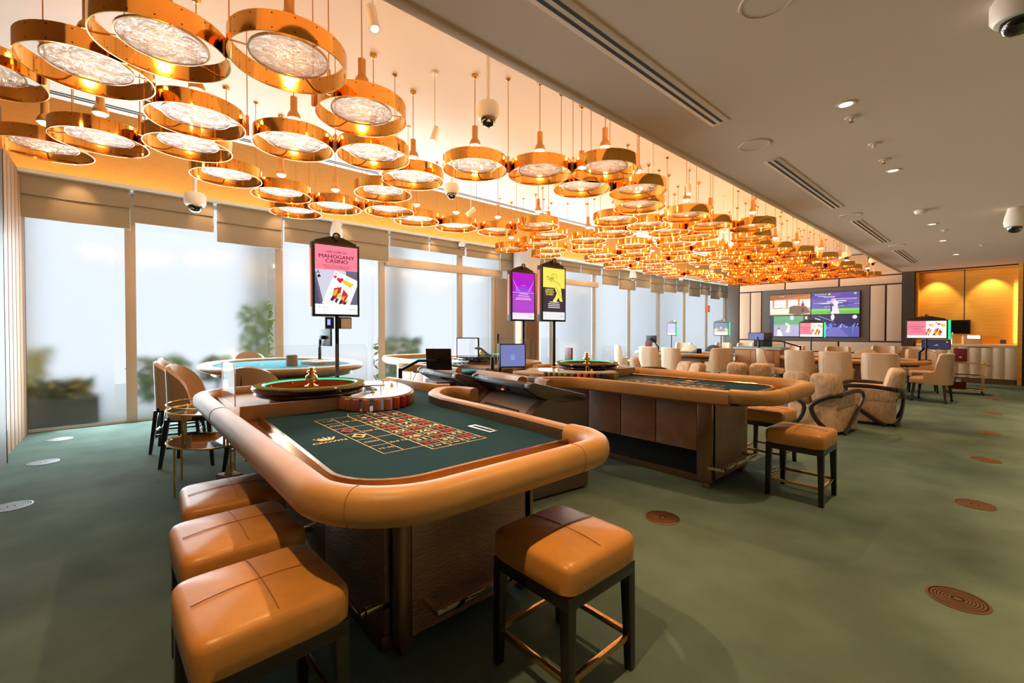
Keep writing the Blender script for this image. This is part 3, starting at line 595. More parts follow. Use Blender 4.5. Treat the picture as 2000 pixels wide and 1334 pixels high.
# ------------------------------------------------------------------ roman blinds
def blind(label, y0, y1, zb, x, k):
    t = thing('roman_blind', label, 'blind', (x, (y0+y1)/2, 3.56), 0, 'roman blinds'); h = (y1-y0)/2-0.012; r2 = random.Random(k)
    L = 3.56-zb; n = 10; sag = r2.uniform(0, .02)
    def sheet(z0, z1, b0, b1, name):
        vs = []; fs = []
        for i in range(n+1):
            y = -h+2*h*i/n; w_ = .006*sin(i*1.3+k)
            for q in range(5):
                s = q/4; z = z0+(z1-z0)*s; xx = b0+(b1-b0)*s+.016*sin(pi*s)+w_*s; zz = z-(sag*(1-abs(2*i/n-1)) if q == 4 else 0)*.5
                vs.append((xx, y, zz)); vs.append((xx-.008, y, zz))
        for i in range(n):
            for q in range(4):
                a = (i*5+q)*2; b = ((i+1)*5+q)*2; fs += [(a, b, b+2, a+2), (a+1, a+3, b+3, b+1)]
        for q in range(4):
            a = q*2; fs.append((a, a+2, a+3, a+1)); a = (n*5+q)*2; fs.append((a, a+1, a+3, a+2))
        for i in range(n):
            a = i*10; b = a+10; fs.append((a, a+1, b+1, b)); a += 8; b += 8; fs.append((a, b, b+1, a+1))
        m = MB(); m.add(vs, fs); return m.build(name, 'blind_fabric', t)
    mid = -L*0.47
    sheet(0, mid, 0.0, 0.03, 'upper_fold'); sheet(mid+.012, -L, -0.005, 0.012, 'lower_fold')
    MB().box(-.006, -h, -L-.004, .014, h, -L+.02).build('hem_bar', 'blind_fabric', t, bevel=0.003)
    MB().cyl((.02, h-.01, 0), (.02, h-.01, -L-.04), .003, 6).build('cord', 'white_plastic', t)
BL = [(-1.07, .15, 2.975), (.16, 1.20, 3.08), (1.22, 2.24, 2.93), (2.26, 3.30, 3.07), (3.32, 4.33, 2.905), (4.35, 5.32, 3.255), (5.33, 6.33, 3.255), (6.35, 7.45, 3.25), (7.45, 8.1, 3.0)]
for i, (a, b, z) in enumerate(BL): blind('beige roman blind, %s from the left%s' % (ORD[i], '' if i < 8 else ', beside the column'), a, b, z, -8.84, i)
BR = [(8.75, 9.3, 3.26), (9.32, 10.0, 3.26), (10.02, 10.98, 3.26), (11.0, 12.05, 3.26), (12.1, 13.05, 2.98), (13.06, 14.1, 2.88), (14.12, 15.1, 3.02), (15.12, 16.1, 2.88), (16.12, 17.1, 2.96), (17.12, 18.15, 3.02), (18.17, 19.2, 2.9), (19.22, 20.2, 3.02), (20.22, 21.2, 2.88), (21.22, 22.2, 2.98)]
for i, (a, b, z) in enumerate(BR): blind('beige roman blind, %s right of the column' % ORD[i], a, b, z, -9.05, 20+i)
# ------------------------------------------------------------------ floor grilles
gm = {}
for mn in ('grille_bronze', 'grille_silver'):
    gm[mn] = [MB().lathe([(.128, 0), (.128, .004), (.116, .005), (.116, 0)], n=36, cap=False).mesh('frame_ring', mn)] + \
             [MB().lathe([(r-.0045, .0015), (r-.0045, .004), (r+.0045, .004), (r+.0045, .0015)], n=32, cap=False).mesh('grille_ring', mn) for r in (.104, .090, .076, .062, .048, .034)] + \
             [MB().lathe([(0, .004), (.018, .004), (.018, .0015)], n=16).mesh('hub', mn), MB().lathe([(0, .001), (.118, .001)], n=24, cap=False).mesh('well', 'slot_dark')]
GR = [(-8.32, -.61, 'round silver floor grille nearest the left window', 's'), (-6.99, -.64, 'round silver floor grille, middle of the left three', 's'), (-5.41, -.68, 'round silver floor grille cut by the left picture edge', 's'),
      (-1.75, 3.11, 'round bronze floor grille between the two front roulette tables', 'b'), (-.16, 3.35, 'round bronze floor grille nearest on the right carpet', 'b'), (-.16, 5.28, 'round bronze floor grille, second on the right carpet', 'b'),
      (-.14, 7.18, 'round bronze floor grille, third on the right carpet', 'b'), (-.16, 9.1, 'round bronze floor grille, fourth on the right carpet', 'b'), (-.15, 11.3, 'round bronze floor grille, fifth on the right carpet', 'b'), (-.15, 13.6, 'round bronze floor grille, farthest on the right carpet', 'b')]
for x, y, lab, kk in GR:
    t = thing('floor_grille', lab, 'floor vent', (x, y, 0), 0, 'round floor grilles'); ms = gm['grille_silver' if kk == 's' else 'grille_bronze']
    for q in ms: obj(q.name.split('.')[0], q, t)
# ------------------------------------------------------------------ roulette tables
def arc(cx, cy, r, a0, a1, n=8): return [(cx+r*cos(radians(a0+(a1-a0)*i/n)), cy+r*sin(radians(a0+(a1-a0)*i/n))) for i in range(n+1)]
def ovalprof(w, h, zc_, n=16, e=2.5): return [(w/2*math.copysign(abs(cos(2*pi*i/n))**(2/e), cos(2*pi*i/n)), zc_+h/2*math.copysign(abs(sin(2*pi*i/n))**(2/e), sin(2*pi*i/n))) for i in range(n)]
def smooth3(P, k=4):
    P = [Vector(p) for p in P]; o = []
    for i in range(len(P)-1):
        p0, p1, p2, p3 = P[max(0, i-1)], P[i], P[i+1], P[min(len(P)-1, i+2)]
        for q in range(k):
            s = q/k; o.append(tuple(.5*((2*p1)+(p2-p0)*s+(2*p0-5*p1+4*p2-p3)*s*s+(3*p1-p0-3*p2+p3)*s**3)))
    o.append(tuple(P[-1])); return o
RED = {1, 3, 5, 7, 9, 12, 14, 16, 18, 19, 21, 23, 25, 27, 30, 32, 34, 36}
CREAM_I = lin(240, 224, 190); RED_I = lin(214, 52, 36)
def roulette_table(label, mx, my, felt, doors, crown):
    """built in the front table's own place, then mirrored (mx / my give the mirror lines)"""
    fx = (lambda x: x) if mx is None else (lambda x: 2*mx-x)
    fy = (lambda y: y) if my is None else (lambda y: 2*my-y)
    bx_, by_ = fx(-3.0), fy(1.32)
    t = thing('roulette_table', label, 'gaming table', (bx_, by_, 0), 0, 'roulette tables')
    T = lambda mb: mb.xf(lambda x, y, z: (fx(x)-bx_, fy(y)-by_, z))
    part = lambda mb, n, m, p=None, **k: T(mb).build(n, m, p or t, **k)
    # base
    body = part(MB().box(-4.2, .90, .06, -1.78, 1.55, .80).box(-4.2, 1.55, .34, -1.78, 1.70, .80), 'base_body', 'black_void', smooth=False)
    part(MB().box(-4.25, .86, 0, -1.84, 1.60, .07), 'kick_plinth', 'brushed_bronze', bevel=.004)
    for x0, x1 in ((-4.2, -3.42), (-3.41, -2.62), (-2.61, -1.84)):
        part(MB().box(x0, .875, .075, x1, .90, .79), 'side_panel', 'hammered_panel', bevel=.003)
    part(MB().box(-1.79, .965, .075, -1.755, 1.70, .79), 'end_panel', 'hammered_panel', bevel=.003)
    for x0, x1 in ((-3.70, -3.16), (-3.15, -2.73), (-2.72, -2.32), (-2.31, -1.90)):
        part(MB().box(x0, 1.70, .33, x1, 1.725, .79), 'cabinet_door', 'hammered_panel', bevel=.003)
    for x in (-3.0, -2.2): part(MB().box(x-.05, 1.722, .765, x+.05, 1.735, .785), 'door_pull', 'polished_bronze', bevel=.002)
    part(MB().lathe([(.042, .05), (.042, .80)], (-1.79, .935, 0), 20), 'corner_post', 'brushed_bronze')
    part(MB().box(-1.835, .915, 0, -1.77, .98, .055), 'post_foot', 'brushed_bronze', bevel=.004)
    part(MB().box(-1.90, 1.64, .05, -1.755, 1.728, .80), 'corner_post', 'brushed_bronze', bevel=.02)
    part(MB().box(-1.85, 1.66, 0, -1.78, 1.72, .05), 'post_foot', 'polished_bronze', bevel=.004)
    part(MB().box(-3.79, 1.70, .03, -3.72, 1.728, .79), 'vent_post', 'black_plastic', bevel=.003)
    # foot rails
    part(MB().box(-1.66, 1.02, .195, -1.63, 1.76, .225), 'foot_rail', 'chrome', bevel=.003)
    for y in (1.02, 1.73): part(MB().box(-1.78, y, .195, -1.65, y+.03, .225), 'foot_rail_arm', 'chrome', bevel=.003)
    part(MB().box(-3.9, .765, .195, -1.84, .795, .225), 'foot_rail', 'chrome', bevel=.003)
    for x in (-1.87, -2.9, -3.9): part(MB().box(x, .78, .195, x+.03, .90, .225), 'foot_rail_arm', 'chrome', bevel=.003)
    # top board
    poly = [(-4.5, .55), (-1.62, .54), (-1.42, .63), (-1.32, .88), (-1.32, 1.56), (-1.5, 1.80), (-2.9, 1.89), (-3.25, 2.0), (-3.45, 2.25), (-4.5, 2.2)]
    part(MB().prism(poly, .80, .838), 'table_board', 'dark_wood')
    part(MB().prism([(-3.34, .53), (-1.62, .52), (-1.38, .60), (-1.3, .87), (-1.3, 1.62), (-1.52, 1.76), (-1.52, .90), (-1.60, .72), (-1.8, .63), (-3.34, .69)], .838, .850), 'chip_ledge', 'ledge_gloss')
    fpoly = [(-3.30, .70), (-3.0, .69)]+arc(-1.80, .90, .26, -95, 0, 8)+[(-1.52, 1.77), (-2.9, 1.85), (-3.2, 1.92), (-3.42, 2.08), (-3.5, 2.2), (-4.45, 2.17), (-4.45, 1.75), (-3.30, 1.2)]
    part(MB().prism(fpoly, .838, .858), 'playing_felt', felt)
    part(MB().sweep([(-3.30, .69), (-3.0, .679)]+arc(-1.80, .90, .27, -95, 0, 8)+[(-1.53, 1.76)], [(-.014, .84), (.014, .84), (.014, .872), (.004, .880), (-.014, .880)]), 'felt_trim', 'polished_bronze')
    # padded rails
    prof = ovalprof(.125, .125, .880)
    path = [(-4.55, 1.2), (-4.56, .95)]+arc(-4.26, .785, .30, 180, 270, 8)+[(-3.4, .485), (-1.60, .49)]+arc(-1.60, .825, .335, 270, 360, 14)+[(-1.265, 1.575)]+arc(-1.495, 1.575, .23, 0, 92, 8)+[(-1.56, 1.805)]
    rail = part(MB().sweep(path, prof), 'armrest', 'rail_leather', angle=60)
    for (px_, py_, an) in ((-3.4, .485, 0), (-1.394, .561, 38), (-1.265, 1.50, 90)):
        n_ = (-sin(radians(an)), cos(radians(an))); part(MB().tube([(px_+n_[0]*o_*1.012, py_+n_[1]*o_*1.012, .880+(z_-.880)*1.012) for o_, z_ in prof], .0016, 5, closed=True), 'seam', 'seam_leather', rail)
    dpath = [(-1.565, 1.80), (-2.0, 1.84), (-2.5, 1.865), (-2.9, 1.875), (-3.15, 1.93), (-3.32, 2.04), (-3.42, 2.17), (-3.42, 2.28), (-3.32, 2.36), (-3.16, 2.38)]
    def sm2(P): return [(q[0], q[1]) for q in smooth3([(a, b, 0) for a, b in P], 5)]
    dpath = dpath[:3]+sm2(dpath[3:])
    pd = [(-.07, .815), (-.03, .795), (.03, .80), (.03, .90), (.015, .925), (-.02, .930), (-.06, .92), (-.078, .88)]
    pd = [(-o, z) for o, z in pd]
    part(MB().sweep(dpath, [(-q, z) for q, z in pd]), 'dealer_rail', 'rail_leather', angle=50)
    part(MB().sweep([(x, y-.034) for x, y in dpath[:20]], [(-.004, .85), (.004, .85), (.004, .915), (-.004, .915)]), 'rail_inner_plate', 'brushed_bronze')
    part(MB().sweep([(-3.55, 2.36), (-3.62, 2.26), (-4.0, 2.22), (-4.55, 2.20)], [(-q, z) for q, z in pd]), 'dealer_rail', 'rail_leather', angle=50)
    # wheel well box
    part(MB().prism([(-4.48, .60), (-3.31, .56), (-3.31, 1.20), (-3.62, 1.20), (-3.62, 1.70), (-4.48, 1.70)], .84, .885), 'wheel_box', 'oak_box', bevel=.004)
    part(MB().box(-3.31, .575, .84, -3.285, 1.215, .952), 'partition', 'oak_box', bevel=.004)
    # chip drop slot
    part(MB().box(-2.19, 1.585, .857, -1.97, 1.645, .8605), 'drop_slot_plate', 'polished_bronze')
    part(MB().box(-2.17, 1.60, .858, -1.99, 1.63, .8612), 'drop_slot', 'slot_dark')
    # printed layout
    P = PIC(); sgn = 1 if my is None else -1
    if mx is not None: sgn = -sgn
    def ln(x0, y0, x1, y1, w_=.0045): P.stroke([(x0, y0), (x1, y1)], w_, CREAM_I)
    N0, C0 = .22, .0     # u: 0 .. .22 outside bets, .22 .. .55 numbers ; v: 0 (2 to 1 edge) .. 1.2
    RH = .0835; V0 = .085; cw = .112; V1 = V0+12*RH
    S = lambda u: sgn*(u-.275)
    for q in range(4): ln(S(N0+q*cw), 0 if q else 0, S(N0+q*cw), V1, .006 if q == 0 else .0045)
    for q in range(13): ln(S(N0), V0+q*RH, S(N0+3*cw), V0+q*RH)
    ln(S(N0), 0, S(N0+3*cw), 0)
    ln(S(N0), V1, S(N0+.03), V1+.09); ln(S(N0+.03), V1+.09, S(N0+3*cw-.03), V1+.09); ln(S(N0+3*cw-.03), V1+.09, S(N0+3*cw), V1)
    ln(S(0), V0, S(0), V1); ln(S(.105), V0, S(.105), V1)
    for q in range(7): ln(S(0), V0+q*2*RH, S(.105), V0+q*2*RH)
    for q in range(4): ln(S(.105), V0+q*4*RH, S(N0), V0+q*4*RH)
    for r in range(12):
        for c_ in range(3):
            n = 34-3*r+c_; P.text(str(n), S(N0+(c_+.5)*cw), V0+(r+.5)*RH, .066, RED_I if n in RED else CREAM_I, 1.25, bold=.035)
    for c_ in range(3): P.text('2 to 1', S(N0+(c_+.5)*cw), V0/2, .042, CREAM_I, .9, bold=.02)
    P.text('0', S(N0+1.5*cw), V1+.045, .07, CREAM_I)
    for q, s in enumerate(('19-36', 'ODD', '', '', 'EVEN', '1-18')):
        if s: P.text(s, S(.052), V0+(q*2+1)*RH, .038, CREAM_I, .95, rot=-pi/2*sgn*0)
    for q, colr in ((2, CREAM_I), (3, RED_I)):
        cy_ = V0+(q*2+1)*RH
        for a, cc in ((1, colr), (.72, lin(30, 64, 80)), (.6, colr), (.5, lin(30, 64, 80))): P.poly([(S(.052)-.042*a, cy_), (S(.052), cy_-.06*a), (S(.052)+.042*a, cy_), (S(.052), cy_+.06*a)], cc)
    for q, s in enumerate(('3rd 12', '2nd 12', '1st 12')): P.text(s, S(.1625), V0+(q*4+2)*RH, .04, CREAM_I, .95, bold=.02)
    if crown:
        cu, cv = -.115, .52
        P.text('CROWN', S(cu), cv-.05, .045, CREAM_I, bold=.02)
        for k_ in range(-2, 3): P.poly([(S(cu)+k_*.012-.007, cv-.01), (S(cu)+k_*.012+.005, cv-.01), (S(cu)+k_*.022+.012, cv+.05-abs(k_)*.006), (S(cu)+k_*.022-.004, cv+.05-abs(k_)*.006)], CREAM_I)
        for k_ in range(-2, 3): P.circ(S(cu)+k_*.026, cv+.064-abs(k_)*.008, .006, .006, CREAM_I, 8)
    ox, oy = fx(-1.885)-bx_, fy(1.21)-by_
    up = Vector((-1, 0, 0)) if mx is None else Vector((1, 0, 0)); rt = up.cross(Vector((0, 0, 1)))
    P.build('printed_layout', 'printed_ink', (Vector((ox, oy, .8585)), rt, up), t, eps=.00002)
    return t, fx, fy
def roulette_wheel(label, x, y, z=.948):
    t = thing('roulette_spinner', label, 'roulette', (x, y, z), 0, 'roulette wheels')
    MB().lathe([(.30, 0), (.385, .005), (.40, .02), (.392, .032), (.41, .045), (.415, .062), (.408, .076), (.40, .08), (.34, .084), (.335, .07), (.335, .03), (.0, .022)], n=56).build('bowl', 'wheel_wood', t)
    MB().lathe([(.402, .0805), (.372, .0865), (.345, .0855)], n=56, cap=False).build('rim', 'wheel_rim', t)
    MB().lathe([(.340, .080), (.335, .083), (.327, .074), (.327, .070)], n=56, cap=False).build('light_ring', 'led_mint', t)
    MB().lathe([(.328, .072), (.315, .056), (.26, .036), (.255, .03)], n=48, cap=False).build('ball_track', 'wheel_well', t)
    MB().lathe([(.30, -.063), (.30, -.02), (.27, .004)], n=40).build('pedestal', 'wheel_wood', t)
    ro = MB().lathe([(.255, .028), (.20, .034), (.17, .032), (.05, .052), (0, .055)], n=40, cap=False).build('rotor', 'wheel_well', t)
    for k in range(37):
        a = 2*pi*k/37; MB().box(.205, -.002, .030, .25, .002, .040).xf(lambda px, py, pz, a=a: (px*cos(a)-py*sin(a), px*sin(a)+py*cos(a), pz)).build('pocket_fret', 'brass', ro, smooth=False)
    for k in range(8):
        a = 2*pi*k/8+.2; MB().add([(.29, -.006, .052), (.30, 0, .056), (.31, -.001, .058), (.30, .006, .058), (.302, 0, .066)], [(0, 1, 4), (1, 2, 4), (2, 3, 4), (3, 0, 4), (0, 3, 2, 1)]).xf(lambda px, py, pz, a=a: (px*cos(a)-py*sin(a), px*sin(a)+py*cos(a), pz)).build('deflector', 'brass', t)
    MB().lathe([(.05, .05), (.05, .058), (.03, .066), (.018, .078), (.02, .088), (.042, .105), (.046, .125), (.038, .142), (.022, .15), (.02, .158), (.034, .166), (.03, .176), (.014, .182), (.016, .19), (.026, .196), (.022, .204), (0, .207)], n=26).build('turret', 'brass_bright', t)
def chip_rack(label, order, fx, fy, tname):
    bx_, by_ = fx(-3.4), fy(1.55)
    t = thing('chip_rack', label, 'chip rack', (bx_, by_, .858), 0, 'chip racks')
    T = lambda mb: mb.xf(lambda x, y, z: (fx(x)-bx_, fy(y)-by_, z-.858))
    front = [(-3.30, 1.215), (-3.10, 1.29), (-3.02, 1.44), (-3.06, 1.60), (-3.20, 1.75), (-3.42, 1.86), (-3.68, 1.92)]
    # smooth front edge
    fine = []
    for i in range(len(front)-1):
        p0, p1, p2, p3 = [Vector(front[max(0, min(len(front)-1, i+k))]) for k in (-1, 0, 1, 2)]
        for q in range(8):
            s = q/8; fine.append(tuple(.5*((2*p1)+(p2-p0)*s+(2*p0-5*p1+4*p2-p3)*s*s+(3*p1-p0-3*p2+p3)*s**3)))
    fine.append(front[-1])
    back = [(-3.95, 1.95), (-4.1, 1.74)]+[(-3.63+.50*cos(a), 1.12+.50*sin(a)) for a in [radians(120-i*10) for i in range(11)]]
    T(MB().prism(fine+back, .945, .957)).build('cover', 'marble', t)
    T(MB().prism(fine+back, .858, .862)).build('tray', 'oak_box', t)
    for (hx, hy, a) in ((-3.35, 1.50, 1.15), (-3.62, 1.78, 1.4)):
        h = T(MB().cyl((hx-.09*cos(a), hy-.09*sin(a), 1.005), (hx+.09*cos(a), hy+.09*sin(a), 1.005), .007, 10)).build('handle', 'brass', t)
        for s in (-.06, .06): T(MB().cyl((hx+s*cos(a), hy+s*sin(a), .957), (hx+s*cos(a), hy+s*sin(a), 1.005), .005, 8)).build('handle_post', 'brass', h)
        T(MB().lathe([(.018, .957), (.018, .966), (.008, .972), (.008, .985), (0, .986)], (hx+.05*sin(a), hy-.05*cos(a), 0), 14)).build('lock', 'brass', h)
    L = [0]
    for i in range(1, len(fine)): L.append(L[-1]+hypot(fine[i][0]-fine[i-1][0], fine[i][1]-fine[i-1][1]))
    n = len(order); cm = {}
    for k, colr in enumerate(order):
        s = .03+(L[-1]-.06)*k/(n-1); i = max(j for j in range(len(L)) if L[j] <= s); i = min(i, len(fine)-2); f_ = (s-L[i])/(L[i+1]-L[i]+1e-9)
        x = fine[i][0]+(fine[i+1][0]-fine[i][0])*f_; y = fine[i][1]+(fine[i+1][1]-fine[i][1])*f_
        if colr not in cm: cm[colr] = MB().lathe([(.0, 0), (.0255, 0), (.0265, .002), (.0265, .08), (.0255, .082), (0, .082)], n=20).mesh('chip_stack', 'chip_'+colr)
        o = obj('chip_stack', cm[colr], None, (fx(x), fy(y), .8625)); tag(o, '%s chip stack, %s from the wheel end in %s' % (colr, ORD[k], tname), 'chips', 'chip stacks in '+tname)
rt1, a1, b1 = roulette_table('front roulette table with dark green felt, number layout and tan padded rim', None, None, 'felt_green', False, True)
rt2, a2, b2 = roulette_table('second roulette table with bronze cabinet doors, beyond the front one', None, 2.85, 'felt_green', True, True)
rt3, a3, b3 = roulette_table('farther roulette table with blue felt near the round column', -4.78, 2.85, 'felt_blue', True, False)
roulette_wheel('glowing green roulette wheel on the front table', -3.66, 1.13)
roulette_wheel('glowing green roulette wheel on the second table, beside the yellow sign', a2(-3.66), b2(1.13))
roulette_wheel('glowing green roulette wheel on the far blue felt table', a3(-3.66), b3(1.13))
O1 = ['copper', 'copper', 'rose', 'copper', 'copper', 'copper', 'orange', 'red', 'red', 'olive', 'olive', 'olive', 'orange', 'red', 'copper', 'copper', 'brown']
O2 = ['rose', 'cream', 'cream', 'rose', 'olive', 'olive', 'brown', 'purple', 'purple', 'red', 'orange', 'orange', 'brown', 'brown', 'green', 'green', 'brown', 'brown']
O3 = ['brown', 'orange', 'orange', 'rose', 'brown', 'green', 'green', 'cream', 'red', 'red', 'purple', 'brown', 'brown', 'rose']
chip_rack('clear topped chip rack around the front roulette wheel', O1, a1, b1, 'the front table rack')
chip_rack('clear topped chip rack around the second table wheel', O2, a2, b2, 'the second table rack')
chip_rack('clear topped chip rack around the far blue table wheel', O3, a3, b3, 'the far blue table rack')
def acrylic(label, pts_, z0, z1, th=.006, edge=True):
    """upright clear screen with rounded top corners, between two floor points"""
    (xa, ya), (xb, yb) = pts_; L = hypot(xb-xa, yb-ya); r = .06; H_ = z1-z0
    t = thing('acrylic_screen', label, 'screen', ((xa+xb)/2, (ya+yb)/2, z0), atan2(yb-ya, xb-xa), 'clear splash screens')
    o = [(-L/2, 0), (L/2, 0)]+[(L/2-r+r*cos(a), H_-r+r*sin(a)) for a in (0, .4, .8, 1.2, 1.57)]+[(-L/2+r+r*cos(a), H_-r+r*sin(a)) for a in (1.57, 2.0, 2.4, 2.8, 3.14)]
    MB().prism(o, -th/2, th/2).xf(lambda x, y, z: (x, z, y)).build('sheet', 'clear_acrylic', t)
    if edge: MB().tube([(x, 0, y) for x, y in o[1:]]+[(o[0][0], 0, o[0][1])], .0035, 6).build('polished_edge', 'acrylic_edge' if edge == 2 else 'clear_acrylic', t)
acrylic('clear acrylic screen on the left rim of the front table', [(-3.36, .56), (-3.85, .56)], .945, 1.22, edge=2)
acrylic('clear acrylic screen behind the front roulette wheel', [(-4.50, .75), (-4.50, 1.95)], .86, 1.30)
acrylic('clear acrylic screen behind the second table wheel', [(a2(-4.50), b2(.75)), (a2(-4.50), b2(1.95))], .86, 1.32)
acrylic('clear acrylic screen on the far rim of the second table', [(a2(-3.36), b2(.56)), (a2(-3.85), b2(.56))], .945, 1.22)
acrylic('clear acrylic screen behind the far blue table wheel', [(a3(-4.42), b3(.75)), (a3(-4.42), b3(1.95))], .86, 1.32)
# ------------------------------------------------------------------ stools
def stool_proto():
    t = thing('leather_stool', 'x', 'stool')
    MB().cushion(0, 0, .465, .455, .455, .125, .035, .016).build('seat', 'tan_leather', t)
    st = t.children[0]
    for ax in (0, 1):
        pth = []
        for i in range(13):
            s = -1+2*i/12; q = 1-abs(s)*.98; z = .465+.125+.016*(1-(1-min(1, q*1.2))**2)+.0008
            pth.append((s*.196, 0, z) if ax == 0 else (0, s*.196, z))
        MB().tube([(a, b_, c_) for a, b_, c_ in pth], .0016, 6).build('seam', 'seam_leather', st)
    MB().tube([(.2235*math.copysign(abs(cos(a))**(2/9), cos(a)), .2235*math.copysign(abs(sin(a))**(2/9), sin(a)), .562) for a in [2*pi*(i+.5)/48 for i in range(48)]], .0022, 6, closed=True).build('piping', 'seam_leather', st)
    MB().box(-.215, -.215, .415, .215, .215, .468).build('apron', 'dark_wood', t, bevel=.004)
    for sx in (-1, 1):
        for sy in (-1, 1): MB().frustum(sx*.200, sy*.200, 0, .42, .034, .034, .046, .046, -sx*.008, -sy*.008).build('leg', 'dark_wood', t, bevel=.003)
    for s in (-1, 1):
        MB().box(-.185, s*.2-.010, .135, .185, s*.2+.010, .160).build('footrest_bar', 'polished_bronze', t, bevel=.002)
        MB().box(s*.2-.010, -.185, .135, s*.2+.010, .185, .160).build('footrest_bar', 'polished_bronze', t, bevel=.002)
    return t
sp = stool_proto()
ST = [(-1.26, 1.42, 0, 'tan leather stool at the near end of the front table, in the centre foreground'), (-1.68, .35, .04, 'tan leather stool at left, nearest the camera of three in a row'), (-2.25, .38, .03, 'tan leather stool at left, middle of three in a row'),
      (-2.80, .45, -.04, 'tan leather stool at left, farthest of three in a row, beside the tissue box'), (-1.19, 4.46, 0, 'tan leather stool at the end of the second roulette table, half in light'), (-1.74, 5.34, 0, 'tan leather stool mostly hidden behind the end of the second table')]
for i, (x, y, a, lab) in enumerate(ST): place(sp, i > 0, (x, y, 0), a, lab, 'stool', 'square leather stools')
# ------------------------------------------------------------------ bar chairs of the poker table
def barchair_proto():
    t = thing('bar_chair', 'x', 'chair')      # faces +y
    top = lambda s: .68+.39*(sin(pi*min(1, max(0, (s-.02)/.96)))**.42)
    MB().shell(.225, .235, .04, .50, top, radians(180-8), radians(360+8), 30, 3.0, .015).build('backrest', 'cream_leather', t)
    MB().cushion(0, .02, .53, .40, .44, .09, .03, .012, 6).build('seat', 'tan_leather', t)
    MB().box(-.19, -.2, .475, .19, .2, .53).build('seat_frame', 'dark_wood', t, bevel=.01)
    for sx in (-1, 1):
        for sy in (-1, 1): MB().frustum(sx*.215, sy*.225-(0.03 if sy < 0 else 0), 0, .5, .03, .03, .044, .044, -sx*.05, -sy*.05).build('leg', 'dark_wood', t, bevel=.003)
    for sx in (-1, 1): MB().box(sx*.2-.01, -.2, .20, sx*.2+.01, .2, .222).build('stretcher', 'dark_wood', t, bevel=.002)
    MB().box(-.2, .19, .20, .2, .215, .225).build('footrest_bar', 'chrome', t, bevel=.002); MB().box(-.2, -.21, .26, .2, -.19, .28).build('stretcher', 'chrome', t, bevel=.002)
    return t
bp = barchair_proto()
BC = [(-5.92, .62, -.45, 'tan bar chair nearest the camera at the blue poker table'), (-6.75, .55, -.25, 'tan bar chair beside the window, behind the nearest bar chair'), (-7.4, .62, .05, 'tan bar chair by the window, farthest of three at left'),
      (-5.25, 1.08, .95, 'tan bar chair back seen behind the front roulette wheel'), (-8.35, 1.6, 4.6, 'tan bar chair on the window side of the poker table')]
for i, (x, y, a, lab) in enumerate(BC): place(bp, i > 0, (x, y, 0), a, lab, 'chair', 'bar chairs at the poker table')
# ------------------------------------------------------------------ poker table
t = thing('poker_table', 'oval poker table with light blue felt and tan rim by the windows', 'gaming table', (-6.92, 1.75, 0.02))
def oval(a, b, n=64, e=2.3): return [(a*math.copysign(abs(cos(2*pi*i/n))**(2/e), cos(2*pi*i/n)), b*math.copysign(abs(sin(2*pi*i/n))**(2/e), sin(2*pi*i/n))) for i in range(n)]
MB().prism(oval(1.12, .82), .90, .925).build('playing_felt', 'felt_blue', t)
MB().sweep(oval(1.22, .92), ovalprof(.17, .085, .922), closed=True).build('padded_rim', 'rail_leather', t, angle=60)
MB().prism(oval(1.15, .85), .82, .90).build('apron', 'dark_wood', t)
MB().lathe([(.42, -.02), (.42, .04), (.34, .06), (.34, .84)], n=28).build('pedestal', 'dark_panel', t)
o = MB().lathe([(0, 0), (.075, 0), (.075, .15), (.068, .152), (.068, .02), (0, .02)], (0, 0, 0), 28).build('dice_cup', 'side_wood'); o.location = (-6.60, 1.78, .945); tag(o, 'round brown cup standing on the blue poker felt', 'cup')
t = thing('card_shuffler', 'flat silver card shuffler with wooden block on the poker table', 'shuffler', (-6.70, 2.18, .945), .5)
MB().box(-.22, -.13, 0, .22, .13, .05).build('housing', 'grey_plastic', t, bevel=.008); MB().box(.02, -.2, 0, .2, -.135, .045).build('card_block', 'oak_box', t, bevel=.004); MB().box(-.18, -.1, .05, -.02, .1, .058).build('lid', 'pale_frame', t, bevel=.002)
t = thing('waste_bin', 'brown cylinder beside the poker table top', 'bin', (-7.35, 1.55, .925)) if False else None
# ------------------------------------------------------------------ two-tier brass side table
t = thing('brass_side_table', 'oval two-tier brass side table with smoked glass beside the front table', 'side table', (-4.90, .57, 0), .25)
for z, a, b in ((.43, .40, .26), (.72, .40, .26)):
    g = MB().prism([(a*cos(2*pi*i/40), b*sin(2*pi*i/40)) for i in range(40)], z-.006, z).build('glass_tier', 'smoked_glass', t)
    MB().tube([(a*cos(2*pi*i/40), b*sin(2*pi*i/40), z) for i in range(40)], .008, 6, closed=True).build('tier_rim', 'brass', g)
    if z > .5: MB().tube([(a*cos(2*pi*i/40), b*sin(2*pi*i/40), z+.055) for i in range(40)], .005, 6, closed=True).build('gallery_rail', 'brass', g)
for a in (3.3, 4.9, .2, 1.6):
    MB().cyl((.40*cos(a), .26*sin(a), 0), (.40*cos(a), .26*sin(a), .43), .009, 8).build('leg', 'brass', t)
    MB().cyl((.30*cos(a+.2), .20*sin(a+.2), .43), (.30*cos(a+.2), .20*sin(a+.2), .72), .011, 8).build('tier_post', 'brass', t)
t = thing('tissue_box', 'small wooden tissue box with white tissue on the floor behind the stools', 'tissue box', (-4.62, .72, 0), .3)
MB().box(-.09, -.07, 0, .09, .07, .16).build('box', 'oak_box', t, bevel=.004)
